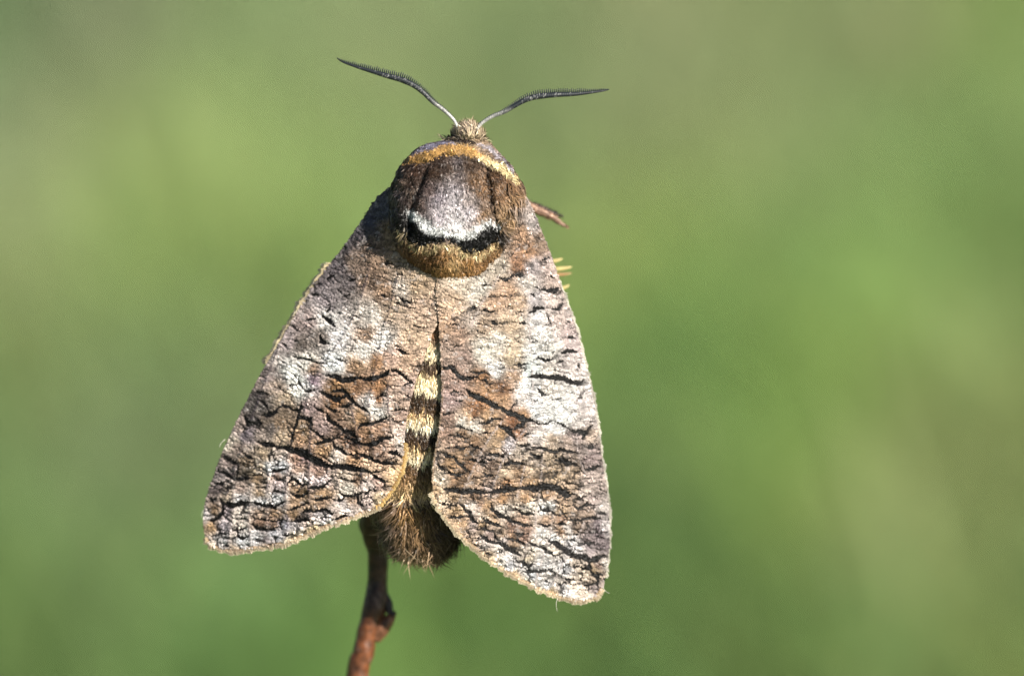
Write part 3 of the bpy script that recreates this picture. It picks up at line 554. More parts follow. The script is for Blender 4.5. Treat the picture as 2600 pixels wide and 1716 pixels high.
def paint(img, c, pts, w, colr, warp=1.6, soft=3.0, breakup=0.0):
    m = np.zeros((PH, PW)); stroke_mask(m, catmull(crop(c, pts), 5), w / CROPS[c][2], soft, True, warp)
    if breakup:
        m = m * np.clip(0.7 + breakup * fbm(GX / 7, GY / 7, 33, 2) * 2, 0, 1)
    return img * (1 - m[..., None]) + m[..., None] * lin(colr)
body = paint(body, 'I', [440,1020,520,1110,620,1190,740,1205,880,1180,1000,1200,1090,1240,1200,1275,1300,1235,1400,1185], 84, (232,204,146), 2.5, 3, 0.9)
def paint_poly(img, c, pts, colr, warp=3.2, soft=5.0):
    q = catmull(crop(c, pts), 4, True)
    x0, y0 = (q.min(0) - 14 - (X0, Y0)).astype(int); x1, y1 = (q.max(0) + 14 - (X0, Y0)).astype(int)
    x = GX[y0:y1, x0:x1] + warp * WX[y0:y1, x0:x1]; y = GY[y0:y1, x0:x1] + warp * WY[y0:y1, x0:x1]
    m = np.mean([inside(q, x + a * soft, y + b * soft) for a, b in ((0, 0), (.5, 0), (-.5, 0), (0, .5), (0, -.5))], 0)[..., None]
    img[y0:y1, x0:x1] = img[y0:y1, x0:x1] * (1 - m) + m * lin(colr)
    return img
def inside(poly, x, y):
    r = np.zeros(x.shape, bool)
    xj, yj = poly[-1]
    for xi, yi in poly:
        c = ((yi > y) != (yj > y)) & (x < (xj - xi) * (y - yi) / (yj - yi + 1e-12) + xi)
        r ^= c; xj, yj = xi, yi
    return r
body = paint_poly(body, 'I', [510,860,590,825,660,865,750,930,830,980,920,1000,990,1035,1060,1015,1150,1015,1210,985,1240,945,1330,930,1450,960,1470,1010,1380,1000,1310,1020,1240,1060,1190,1110,1100,1130,1000,1110,900,1100,800,1080,700,1050,620,960], (252,254,255))
body = paint_poly(body, 'I', [425,900,520,865,600,925,680,1015,760,1050,850,1065,960,1085,1000,1075,1060,1100,1150,1110,1200,1065,1250,1040,1310,1000,1380,980,1450,1000,1495,1050,1500,1150,1400,1145,1320,1195,1220,1240,1120,1235,1040,1185,960,1140,900,1130,820,1145,740,1165,670,1200,600,1160,520,1090,430,990], (13,12,13))
body = paint(body, 'I', [720,430,680,520,620,640,570,720], 30, (20,16,14), 1)  # left groove: shade in the crease painted into the fur colour
body = paint(body, 'I', [1340,420,1350,560,1370,680,1400,820,1430,930], 24, (18,14,12), 1)  # right groove, its crease shade painted the same way
body = paint(body, 'I', [500,330,560,300,700,265,850,215,1000,200,1150,215,1280,265], 112, (214,162,78))
body = paint(body, 'I', [1270,280,1400,350,1520,405,1600,470,1660,540], 84, (250,224,158))
body = paint(body, 'I', [600,235,760,165,900,130,1000,135], 46, (150,145,168))
body = paint(body, 'I', [1230,150,1330,175,1440,255,1530,340,1600,430], 40, (182,172,180))
body = paint(body, 'I', [930,110,1000,100,1100,105,1230,135], 42, (42,32,30))
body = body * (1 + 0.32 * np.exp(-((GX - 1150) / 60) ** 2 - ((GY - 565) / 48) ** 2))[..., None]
body = body * np.clip(1 + 0.35 * fbm(GX / 6, GY / 9, 51, 3), 0.5, 1.6)[..., None]
# abdomen rings: cream tufts between dark bands, golden tail
AB = [(720,150,115,80),(860,165,120,80),(893,235,215,170),(912,235,215,170),(918,95,75,55),(948,110,85,60),(958,230,200,145),(1004,245,228,185),(1012,88,66,46),(1050,120,90,60),(1062,215,175,115),(1098,248,235,200),(1106,85,64,46),
      (1140,110,82,55),(1150,220,180,120),(1184,245,230,190),(1192,120,88,58),(1230,165,125,80),(1262,205,168,115),(1284,225,195,145),(1292,80,58,42),(1320,182,138,82),(1350,126,96,66),(1375,158,122,80),(1400,140,110,78),(1440,190,160,125),(1580,190,160,125)]
ab = np.array(AB, float)
yy = GY + 20 * fbm(GX / 6, GY / 40, 77, 3) + (GX - 1070) * (-0.10)
abd = np.stack([np.interp(yy, ab[:, 0], lin(ab[:, 1:])[:, k]) for k in range(3)], -1)
tail = np.clip((GY - 1285) / 20, 0, 1) * np.clip(np.abs(GX - 1040 - 0.12 * (GY - 1300)) / 40 - 0.6, 0, 1)
tailc = np.where((GX < 1045)[..., None], lin((122, 106, 98)), lin((86, 70, 58)))
abd = abd * (1 - 0.85 * tail)[..., None] + 0.85 * tail[..., None] * tailc
al = abd.mean(-1, keepdims=True)
abd = np.where((GY < 1290)[..., None], abd * np.clip(0.55 + 2.0 * al, 0.55, 1.5), abd)
abd = abd * np.clip(1 + 0.5 * fbm(GX / 5, GY / 22, 57, 3), 0.45, 1.7)[..., None]
m = np.clip((GY - 712) / 12, 0, 1)[..., None]
body = body * (1 - m) + abd * m
lum = body.mean(-1, keepdims=True)
body = (lum + (body - lum) * 0.84) * BODY_GAIN

def sample(img, px, py):
    i = np.clip((py - Y0).astype(int), 0, PH - 1); j = np.clip((px - X0).astype(int), 0, PW - 1)
    return img[i, j]

# ----------------------------------------------------------------- the moth
ORIGIN = P(1090, 1000, -6.0)
moth = bpy.data.objects.new('moth', None)
COL.objects.link(moth)
moth.matrix_world = FRAME @ Matrix.Translation(Vector(ORIGIN))
moth.empty_display_size = 0.01
moth['label'] = 'large furry moth with bark-patterned grey brown wings clinging head-up to the twig'
moth['category'] = 'moth'
def L(p):
    return p - ORIGIN

def axis_x(py):
    return 1160 - 0.1324 * (py - 560)

def wing_z(px, py, side):
    d = (px - axis_x(py)) * K * 1e3 * 0.99
    t = (py - 560) * K * 1e3
    b = 0.0065 + 0.022 * np.exp(-(np.maximum(t + 1.5, 0) / 8.0) ** 2)
    rd = np.sqrt(d * d + 0.8) - 0.9
    z = 0.95 - 0.17 * rd - b * d * d + 0.004 * t
    q = np.hypot((px - 1155) / 165, (py - 560) / 150)
    z = z + 1.3 * np.exp(-(np.maximum(q - 0.85, 0) / 0.22) ** 2) * np.clip((640 - py) / 80, 0, 1)
    return z + (0.10 if side > 0 else -0.08)

OUT_L = [(1012, 470), (963, 498), (925, 553), (875, 624), (817, 695), (768, 771), (724, 848), (680, 919), (641, 990), (603, 1067), (570, 1138), (543, 1209), (524, 1269), (518, 1315), (521, 1352), (536, 1382),
         (590, 1398), (633, 1390), (705, 1380), (757, 1364), (836, 1331), (919, 1301), (952, 1288), (987, 1254), (1014, 1206), (1025, 1165), (1027, 1110), (1036, 1040), (1060, 952), (1090, 865), (1119, 788), (1126, 700), (1120, 600), (1080, 500)]
OUT_R = [(1260, 500), (1180, 600), (1113, 700), (1115, 800), (1119, 875), (1123, 985), (1118, 1072), (1103, 1160), (1099, 1215), (1106, 1270), (1140, 1322), (1184, 1370), (1250, 1423), (1315, 1466), (1380, 1497), (1434, 1516), (1477, 1523), (1513, 1511),
         (1534, 1474), (1545, 1390), (1546, 1313), (1538, 1226), (1527, 1160), (1517, 1083), (1505, 1007), (1483, 919), (1461, 832), (1429, 744), (1401, 657), (1375, 591), (1352, 536), (1325, 490)]

M_MEMB = attr_mat('wing_membrane', 0.7, 0.15)
M_SCALE = attr_mat('wing_scale', 0.5, 0.16)
M_FUR = attr_mat('fur', 0.45, 0.2)
M_BODY = attr_mat('body_skin', 0.7, 0.2)
M_HORN = attr_mat('antenna_horn', 0.45, 0.4, noise_scale=9000, noise_amt=0.35)
M_TWIG = attr_mat('twig_bark', 0.45, 0.35, noise_scale=1300, noise_amt=0.7, bump=0.9)

def surf(px, py, side, off=0.0):
    return P(px, py, wing_z(px, py, side) + sample(relief, px, py) + off)

def build_wing(outline, side, base, base_dir):
    poly = catmull(outline, 5, True)
    st = 4.0
    xs = np.arange(poly[:, 0].min() - 2 * st, poly[:, 0].max() + 2 * st, st); ys = np.arange(poly[:, 1].min() - 2 * st, poly[:, 1].max() + 2 * st, st)
    gx, gy = np.meshgrid(xs, ys)
    ins = inside(poly, gx, gy)
    cell = ins[:-1, :-1] | ins[1:, :-1] | ins[:-1, 1:] | ins[1:, 1:]
    used = np.zeros(ins.shape, bool)
    for a in (slice(None, -1), slice(1, None)):
        for b in (slice(None, -1), slice(1, None)):
            used[a, b] |= cell
    fix = used & ~ins                                     # pull outer points onto the outline
    fx, fy = gx[fix], gy[fix]
    nxt = np.roll(poly, -1, 0); best = np.full(fx.shape, 1e9); bx = fx.copy(); by = fy.copy()
    for a, b in zip(poly, nxt):
        ab = b - a; t = np.clip(((fx - a[0]) * ab[0] + (fy - a[1]) * ab[1]) / max(ab @ ab, 1e-9), 0, 1)
        qx, qy = a[0] + t * ab[0], a[1] + t * ab[1]; d = np.hypot(fx - qx, fy - qy)
        u = d < best; best[u] = d[u]; bx[u] = qx[u]; by[u] = qy[u]
    gx[fix], gy[fix] = bx, by
    ids = -np.ones(ins.shape, int); ids[used] = np.arange(used.sum())
    q = np.stack([ids[1:, :-1], ids[1:, 1:], ids[:-1, 1:], ids[:-1, :-1]], -1)[cell]
    px, py = gx[used], gy[used]
    w = mesh_np('forewing', L(surf(px, py, side)), q, None, sample(wing, px, py), M_MEMB, moth, True)
    so = w.modifiers.new('thickness', 'SOLIDIFY'); so.thickness = 0.00007; so.offset = -1
    w['label'] = ('forewing with a slanted black line across its outer third, in softer light', 'forewing with a nearly level bold black line and white streaks, fully sunlit')[side > 0]
    # overlapping scales
    sp = 2.45
    sx, sy = np.meshgrid(np.arange(poly[:, 0].min(), poly[:, 0].max(), sp), np.arange(poly[:, 1].min(), poly[:, 1].max(), sp))
    sx = sx.ravel() + rng.uniform(-1.5, 1.5, sx.size); sy = sy.ravel() + rng.uniform(-1.5, 1.5, sy.size)
    k = inside(poly, sx, sy); sx, sy = sx[k], sy[k]; n = len(sx)
    p0 = surf(sx, sy, side, 0.012)
    e = 2.0
    tx = (surf(sx + e, sy, side) - surf(sx - e, sy, side)); ty = (surf(sx, sy + e, side) - surf(sx, sy - e, side))
    nr = unit(np.cross(ty, tx)); nr = nr * np.sign(nr[:, 2:3])
    ang = np.arctan2(sy - base[1], sx - base[0])
    ang = ang + 0.35 * fbm(sx / 30, sy / 30, 101, 2) + rng.normal(0, 0.22, n)
    c = sample(wing, sx + 3.0 * np.cos(ang) + rng.normal(0, 0.5, n), sy + 3.0 * np.sin(ang) + rng.normal(0, 0.5, n))
    c = c * np.exp(rng.normal(0, 0.11, (n, 1)))
    odd = rng.random(n); lum = c.mean(1)
    c[(odd < 0.03) & (lum > 0.03)] *= 1.7
    c[(odd > 0.98)] *= 0.4
    dv = unit(unit(tx) * np.cos(ang)[:, None] + unit(ty) * np.sin(ang)[:, None])
    lift = rng.normal(0.15, 0.05, n) + 0.06 * vnoise(sx / 7, sy / 4, 113)
    dv = unit(dv + nr * lift[:, None])
    nr = unit(np.cross(np.cross(dv, nr), dv)); nr = unit(nr + 0.07 * rng.normal(0, 1, nr.shape)); nr = unit(nr - dv * (nr * dv).sum(1, keepdims=True))
    furry = np.exp(-np.hypot(sx - base[0], sy - base[1]) / 120)
    blades('wing_scales', L(p0), dv, nr, K * rng.uniform(4.6, 7.0, n) * (1 + 1.6 * furry), K * rng.uniform(3.2, 4.8, n) * (1 - 0.5 * furry), c, M_SCALE, w, 0.35, blunt=0.3)
    return w, poly

wing_l, poly_l = build_wing(OUT_L, -1, (1075, 420), None)
wing_r, poly_r = build_wing(OUT_R, 1, (1275, 430), None)

def fringe(wobj, poly, side, start, end, l0, l1, cols, name='wing_fringe', scallop=0.25, lean=0.15, zoff=0.0, step=0.6, inset=2.5, width=(1.5, 2.7), per=24):
    """row of hair-like scales along the outline from start to end (photo points, drawing order)"""
    i0 = np.argmin(np.hypot(*(poly - start).T)); i1 = np.argmin(np.hypot(*(poly - end).T))
    seg = poly[i0:i1 + 1] if i1 > i0 else np.concatenate([poly[i0:], poly[:i1 + 1]])
    ps = resample(seg, step)
    ps = np.concatenate([ps, ps + rng.normal(0, 0.8, ps.shape)])
    n2 = len(ps) // 2
    tg = unit(np.gradient(ps[:n2], axis=0)); tg = np.concatenate([tg, tg])
    ctr = poly.mean(0)
    no = np.stack([tg[:, 1], -tg[:, 0]], -1)
    s = np.sign(np.mean(np.sum(no * (ps - ctr), 1))); no = no * s
    n = len(ps)
    arc = np.r_[np.arange(n2), np.arange(n2)] * step
    sc = np.abs(np.sin(arc / per * math.pi + 2.5 * vnoise(arc / 60, arc * 0, 3)))
    ln = (l0 + (l1 - l0) * rng.random(n)) * (1 - scallop + scallop * sc) * np.exp(0.22 * vnoise(arc / 7, arc * 0 + 7, 4))
    b2 = ps - no * inset
    base = P(b2[:, 0], b2[:, 1], wing_z(b2[:, 0], b2[:, 1], side) + zoff + rng.normal(0, 0.04, n))
    dirp = unit(no + tg * (lean + rng.normal(0, 0.16, (n, 1))))
    tip = b2 + dirp * ln[:, None]
    d3 = P(tip[:, 0], tip[:, 1], wing_z(tip[:, 0], tip[:, 1], side) + zoff) - base
    ln3 = np.linalg.norm(d3, axis=1); d3 = unit(d3)
    nr = np.tile(np.array([0, 0, 1.0]), (n, 1)) + rng.normal(0, 0.3, (n, 3)); nr = unit(nr - d3 * (nr * d3).sum(1, keepdims=True))
    ca, cb = alb(cols[0]), alb(cols[1])
    mixn = np.clip(0.5 + 1.4 * vnoise(arc / 22, arc * 0 + 3, 9), 0, 1)[:, None]
    c0 = (ca * (1 - mixn) + 0.55 * ca * mixn) * np.exp(rng.normal(0, 0.2, (n, 1)))
    c1 = cb * (1 - 0.35 * mixn) * np.exp(rng.normal(0, 0.15, (n, 1)))
    return blades(name, L(base), d3, nr, ln3, K * rng.uniform(*width, n), c0, M_FUR, wobj, 0.3, tipcol=c1, blunt=0.3)

fringe(wing_l, poly_l, -1, (524, 1362), (960, 1282), 11, 17, ((200, 165, 130), (240, 225, 195)))
fringe(wing_l, poly_l, -1, (952, 1288), (1027, 1120), 8, 14, ((215, 165, 95), (240, 205, 140)), 'inner_fringe', 0.2, -0.5)
fringe(wing_l, poly_l, -1, (840, 668), (676, 925), 16, 24, ((235, 212, 165), (252, 240, 210)), 'costal_fringe', 0.3, 0.9, -0.05, per=60)
fringe(wing_l, poly_l, -1, (670, 935), (520, 1330), 3, 4.5, ((80, 72, 70), (120, 110, 105)), 'costal_fringe', 0.2, 0.9, -0.1)
fringe(wing_r, poly_r, 1, (1100, 1250), (1530, 1490), 11, 16, ((205, 170, 130), (245, 230, 200)))
fringe(wing_r, poly_r, 1, (1119, 850), (1104, 1255), 3, 5, ((170, 140, 120), (215, 190, 160)), 'inner_fringe', 0.3, 0.3)
fringe(wing_r, poly_r, 1, (1536, 1460), (1415, 700), 9, 14, ((185, 178, 165), (225, 220, 205)), 'costal_fringe', 0.3, -0.9, -0.25, per=50)
fringe(wing_r, poly_r, 1, (1425, 735), (1360, 560), 4, 7, ((100, 90, 85), (170, 160, 150)), 'costal_fringe', 0.2, -0.7, -0.2)

def stray(wobj, side, hairs):
    # single loose hairs standing off the wing edge
    for x0, y0, x1, y1, zo in hairs:
        t = np.linspace(0, 1, 8)
        bx, by = -(y1 - y0) * 0.12, (x1 - x0) * 0.12
        pp = P(x0 + (x1 - x0) * t + bx * np.sin(t * 3), y0 + (y1 - y0) * t + by * np.sin(t * 3), wing_z(np.float64(x0), np.float64(y0), side) + zo * t)
        v, q, tr, _ = tube(pp, K * np.linspace(0.8, 0.35, 8), 6)
        mesh_np('loose_hair', L(v), q, tr, np.tile(alb((225, 220, 205)), (len(v), 1)), M_FUR, wobj, True)
stray(wing_l, -1, [(572, 1115, 557, 1136, 0.2), (521, 1290, 512, 1313, 0.1), (756, 790, 744, 800, 0.1)])
stray(wing_r, 1, [(1526, 1160, 1529, 1135, 0.3), (1530, 1490, 1548, 1505, 0.3), (1418, 1512, 1416, 1552, 0.2), (1490, 945, 1502, 944, 0.2)])

# ---- body: one continuous surface from head to tail
RINGS = [  # y, centre x, half width (px), top z, bottom z (mm)
 (324, 1187, 8, 0.2, -0.6), (331, 1187, 24, 0.7, -1.6), (342, 1187, 34, 1.0, -2.4), (352, 1187, 38, 1.1, -2.8), (357, 1182, 48, 1.1, -3.0), (364, 1170, 74, 1.4, -3.2), (378, 1158, 98, 1.8, -3.5),
 (400, 1157, 120, 2.25, -4.0), (430, 1157, 142, 2.65, -4.6), (470, 1160, 158, 2.95, -5.0), (520, 1160, 164, 3.15, -5.3), (570, 1152, 154, 3.1, -5.3), (610, 1145, 138, 2.85, -5.2), (645, 1145, 118, 2.4, -5.1), (675, 1148, 96, 1.8, -5.0),
 (698, 1148, 80, 1.0, -5.0), (716, 1138, 76, 0.2, -5.0), (760, 1122, 82, 0.25, -5.2), (820, 1112, 90, 0.4, -5.6), (900, 1100, 96, 0.5, -6.0), (1000, 1084, 104, 0.5, -6.6), (1100, 1070, 106, 0.15, -7.0), (1200, 1062, 104, -0.7, -7.4),
 (1280, 1060, 98, -1.6, -7.4), (1330, 1062, 88, -2.3, -7.2), (1372, 1066, 72, -2.9, -6.8), (1396, 1070, 50, -3.6, -6.4), (1408, 1072, 12, -4.7, -5.4)]
rg = catmull(np.array(RINGS, float), 6)
SEG = 72
def body_pt(r, a):
    """surface point for ring rows r (n,5) and angles a (n,); a=90 deg is the back facing the camera"""
    ca, sa = np.cos(a), np.sin(a)
    ex = 0.9
    x = np.sign(ca) * np.abs(ca) ** ex; zz = np.sign(sa) * np.abs(sa) ** ex
    mid = (r[:, 3] + r[:, 4]) / 2; h = (r[:, 3] - r[:, 4]) / 2
    px = r[:, 1] + r[:, 2] * x; z = mid + h * zz
    # grooves beside the shoulder flaps and the step under the collar
    gl = np.interp(r[:, 0], [420, 470, 540], [1088, 1068, 1040]); gr = np.interp(r[:, 0], [425, 500, 580], [1236, 1246, 1262])
    on = np.clip((r[:, 0] - 412) / 25, 0, 1) * np.clip((610 - r[:, 0]) / 40, 0, 1) * (sa > 0)
    z = z - on * (0.55 * np.exp(-((px - gl) / 9) ** 2) + 0.55 * np.exp(-((px - gr) / 7) ** 2))
    cy = np.interp(px, [1030, 1090, 1130, 1200, 1260, 1318], [410, 408, 393, 408, 440, 465])
    z = z - 0.30 * np.exp(-((r[:, 0] - cy - 4) / 9) ** 2) * (sa > 0.1)
    z = z + 0.22 * fbm(px / 34, r[:, 0] / 34, 121, 3) * np.clip((r[:, 0] - 360) / 30, 0, 1) * np.clip((715 - r[:, 0]) / 30, 0, 1) * np.clip(sa, 0, 1)
    return px, r[:, 0], z
ang = np.linspace(0, 2 * math.pi, SEG, endpoint=False)
nr_ = len(rg)
R2 = np.repeat(rg, SEG, 0); A2 = np.tile(ang, nr_)
bpx, bpy_, bz = body_pt(R2, A2)
bv = P(bpx, bpy_, bz)
i, j = np.meshgrid(np.arange(nr_ - 1), np.arange(SEG), indexing='ij')
bq = np.stack([i * SEG + j, (i + 1) * SEG + j, (i + 1) * SEG + (j + 1) % SEG, i * SEG + (j + 1) % SEG], -1).reshape(-1, 4)
bv = np.concatenate([bv, bv[:SEG].mean(0, keepdims=True), bv[-SEG:].mean(0, keepdims=True)])
jj = np.arange(SEG)
bt = np.concatenate([np.stack([np.full(SEG, nr_ * SEG), jj, (jj + 1) % SEG], -1), np.stack([np.full(SEG, nr_ * SEG + 1), (nr_ - 1) * SEG + (jj + 1) % SEG, (nr_ - 1) * SEG + jj], -1)])
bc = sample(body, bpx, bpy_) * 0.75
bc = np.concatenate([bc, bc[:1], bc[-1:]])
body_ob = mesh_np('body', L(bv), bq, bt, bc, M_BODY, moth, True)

def body_fur(name, n, ylo, yhi, ln, wd, lift, flow, jit=0.3, a_lo=0.0, a_hi=math.pi, sm=1.0, blunt=0.0, tipgain=1.15, bend=0.5, colfun=None):
    y = rng.uniform(ylo, yhi, n); a = rng.uniform(a_lo, a_hi, n)
    r = np.stack([np.interp(y, rg[:, 0], rg[:, k]) for k in range(5)], -1)
    r2 = r.copy(); 
    px, py, z = body_pt(r, a); p = P(px, py, z)
    e = 1.5
    rb = np.stack([np.interp(y + e, rg[:, 0], rg[:, k]) for k in range(5)], -1)
    p_y = P(*body_pt(rb, a)) - p
    p_a = P(*body_pt(r, a + 0.02)) - p
    nr = unit(np.cross(p_a, p_y)); nr = nr * np.sign(np.sum(nr * (p - P(r[:, 1], r[:, 0], (r[:, 3] + r[:, 4]) / 2)), 1, keepdims=True))
    d = flow(px, py, p, nr) + rng.normal(0, jit, (n, 3))
    d[:, 0] += 0.55 * fbm(px / 16, py / 16, 145, 2); d[:, 1] += 0.45 * fbm(px / 16, py / 16, 147, 2)
    d = unit(d - nr * (d * nr).sum(1, keepdims=True)) + nr * (lift * rng.uniform(0.4, 1.6, (n, 1)))
    d = unit(d)
    nr2 = unit(nr - d * (nr * d).sum(1, keepdims=True)); nr2 = unit(nr2 + rng.normal(0, 0.35, (n, 3))); nr2 = unit(nr2 - d * (nr2 * d).sum(1, keepdims=True))
    clump = fbm(px / 10, py / 16, 141, 3)
    l = K * (ln if np.isscalar(ln) else ln(px, py)) * rng.uniform(0.7, 1.3, n) * (1 + 0.5 * clump)
    c = (colfun or (lambda x, y_: sample(body, x, y_)))(px + 0.6 * d[:, 0] * l / K + rng.normal(0, 2.0, n), py - 0.6 * d[:, 1] * l / K + rng.normal(0, 2.6, n)) * np.exp(rng.normal(0, 0.30, (n, 1))) * (1 + 0.5 * clump[:, None])
    glint = rng.random(n) < 0.07
    c[glint] = c[glint] * 1.7 + 0.045
    c[rng.random(n) < 0.08] *= 0.35
    return blades(name, L(p - nr * 0.02e-3), d, nr2, l, K * wd * rng.uniform(0.7, 1.3, n), c, M_FUR, body_ob, bend, tipcol=np.clip(c * tipgain, 0, 0.9), blunt=blunt)

down = lambda px, py, p, nr: np.stack([(px - 1150) / 260.0, -np.ones(len(px)), np.zeros(len(px))], -1)
upout = lambda px, py, p, nr: np.stack([(px - 1187) / 60.0, np.ones(len(px)) * 1.2, np.ones(len(px)) * 0.5], -1)
colr_dir = lambda px, py, p, nr: np.stack([(px - 1165) / 150.0, 0.4 + 0 * px, 0 * px], -1)
tailflow = lambda px, py, p, nr: np.stack([(px - 1062) / 130.0 + 0.8 * fbm(px / 15, py / 22, 151, 2), -np.ones(len(px)), 0.7 * fbm(px / 15, py / 22, 161, 2)], -1)
back = lambda px, py, p, nr: np.stack([(px - axis_x(py)) / 300.0, -np.ones(len(px)), np.zeros(len(px))], -1)
# thorax pile: short scales above, long golden hair at the rear
body_fur('thorax_fur', 30000, 396, 712, lambda x, y: 10 + 7 * np.clip((y - 600) / 60, 0, 1) + 9 * np.clip(np.abs(x - 1150) / 110 - 0.75, 0, 1), 2.9, 0.42, down, 0.45, tipgain=1.2)
body_fur('thorax_fur', 6000, 612, 712, 17, 3.0, 0.5, down, 0.45, tipgain=1.3)
side_flow = lambda px, py, p, nr: np.stack([np.sign(px - 1155) * 0.75, -np.ones(len(px)), np.zeros(len(px))], -1)
for lo, hi in ((0.0, 0.23 * math.pi), (0.77 * math.pi, math.pi)):
    body_fur('shoulder_fur', 3600, 450, 640, 34, 3.2, 0.25, side_flow, 0.35, lo, hi, tipgain=1.3)
collar_c = lambda x, y: sample(body, x, y)
body_fur('collar_fur', 9000, 355, 425, 8, 2.2, 0.35, colr_dir, 0.35, colfun=lambda x, y: np.where((y < np.interp(x, [1030, 1090, 1130, 1200, 1260, 1318], [410, 408, 393, 408, 440, 465]) + 4)[:, None], sample(body, x, y), sample(body, x, y)))
HEADC = lin(np.array([(220, 198, 165), (195, 175, 150), (140, 125, 112), (240, 220, 190)])) * BODY_GAIN
body_fur('head_tuft', 2200, 324, 358, lambda x, y: 20 + 10 * rng.random(len(x)), 2.4, 0.75, upout, 0.3, 0, 2 * math.pi, tipgain=1.2,
         colfun=lambda x, y: HEADC[np.clip((2.2 - (x - 1160) / 40 + rng.normal(0, 0.9, len(x))).astype(int), 0, 3)] * np.clip(0.6 + (358 - y) / 50, 0.5, 1.1)[:, None])
body_fur('abdomen_fur', 18000, 740, 1300, 20, 2.6, 0.18, back, 0.14, 0.15 * math.pi, 0.85 * math.pi, tipgain=1.1, bend=0.4)
body_fur('tail_tuft', 15000, 1262, 1407, lambda x, y: (32 + 26 * rng.random(len(x)) ** 2) * (1 + 0.5 * fbm(x / 15, y / 22, 171, 2)), 2.8, 0.40, tailflow, 0.30, -0.3, math.pi + 0.3, tipgain=1.25, bend=0.4)

# small dark eyes either side of the head, under the tuft
for sx in (-1, 1):
    a = np.linspace(0, 2 * math.pi, 14, endpoint=False)
    pts = [P(1187 + sx * 30, 349, -1.6)]
    vv, qq = [], []
    th = np.linspace(0, math.pi, 8)
    for t in th:
        vv.append(pts[0] + 0.00045 * np.stack([np.sin(t) * np.cos(a), np.sin(t) * np.sin(a), np.full(14, np.cos(t))], -1))
    vv = np.concatenate(vv)
    for ii in range(7):
        for k in range(14):
            qq.append((ii * 14 + k, ii * 14 + (k + 1) % 14, (ii + 1) * 14 + (k + 1) % 14, (ii + 1) * 14 + k))
    mesh_np('eye', L(vv), qq, None, np.tile([0.01, 0.009, 0.008], (len(vv), 1)), M_HORN, body_ob, True)

# ---- antennae
def build_antenna(pts, z):
    c = catmull(crop('J', pts), 8); c = resample(c, 2.0); n = len(c)
    t = np.linspace(0, 1, n)
    zz = np.interp(t, [0, 0.25, 0.6, 1], z)
    path = P(c[:, 0], c[:, 1], zz)
    seg = 1 + 0.10 * np.sin(np.arange(n) * 2.0 / 5.4 * 2 * math.pi)        # annulated shaft
    rad = K * np.interp(t, [0, 0.04, 0.25, 0.5, 0.7, 0.95, 1], [5.0, 4.2, 5.6, 7.6, 6.0, 2.6, 0.8]) * seg
    v, q, tr, par = tube(path, rad, 12, 0.85)
    dk = alb((34, 40, 46)); sil = alb((225, 225, 220))
    f = np.clip(1.05 - par * 3.4, 0, 1)[:, None]
    fl = np.clip((rng.random(len(par)) < 0.10 * np.clip(1.2 - par, 0, 1)).astype(float), 0, 1)[:, None]
    f = np.clip(f * (0.55 + 0.45 * (rng.random((len(par), 1)) > 0.35)) + 0.45 * fl, 0, 1)
    col = dk * (1 - f) + sil * f
    o = mesh_np('antenna', L(v), q, tr, col, M_HORN, moth, True)
    # comb teeth on the front edge
    cc = resample(c, 5.2); m = len(cc); tt = np.linspace(0, 1, m)
    tg = unit(np.gradient(cc, axis=0)); no = np.stack([-tg[:, 1], tg[:, 0]], -1); no = no * np.where(no[:, 1:2] > 0, -1, 1)
    vs_, qs_, ts_, k0 = [], [], [], 0
    for k in range(3, m):
        ln = np.interp(tt[k], [0, 0.2, 0.35, 0.55, 0.8, 0.97, 1], [0.5, 2, 6, 11.5, 10, 4.5, 1.5])
        r0 = np.interp(tt[k], [0, 0.5, 1], [4.0, 7.0, 1.0])
        z0 = np.interp(tt[k], [0, 0.25, 0.6, 1], z); ln *= rng.uniform(0.8, 1.12)
        b = cc[k] + no[k] * r0 * 0.4; e = cc[k] + no[k] * (r0 + ln) + tg[k] * 1.6
        s = np.linspace(0, 1, 4)[:, None]
        p2 = b * (1 - s) + e * s + tg[k] * (0.8 * np.sin(s * math.pi))
        vv, q2, t2, _ = tube(P(p2[:, 0], p2[:, 1], z0 + 0.08 * s[:, 0]), K * np.array([1.9, 1.9, 1.6, 0.9]), 6)
        vs_.append(vv); qs_.append(q2 + k0); ts_.append(t2 + k0); k0 += len(vv)
    vv = np.concatenate(vs_)
    cb = mesh_np('antenna_comb', L(vv), np.concatenate(qs_), np.concatenate(ts_), np.tile(alb((36, 44, 48)), (len(vv), 1)), M_HORN, o, True)
    cb['kind'] = 'stuff'
build_antenna([1050,705, 1030,655, 1000,610, 930,545, 850,485, 780,415, 700,355, 600,312, 500,285, 400,255, 300,226, 200,193, 140,170, 108,148], (0.6, 1.2, 1.0, 0.4))
build_antenna([1190,705, 1208,670, 1240,640, 1310,597, 1400,562, 1480,515, 1560,472, 1650,445, 1800,430, 1950,424, 2100,408, 2180,396, 2217,388], (0.6, 1.2, 1.2, 0.8))

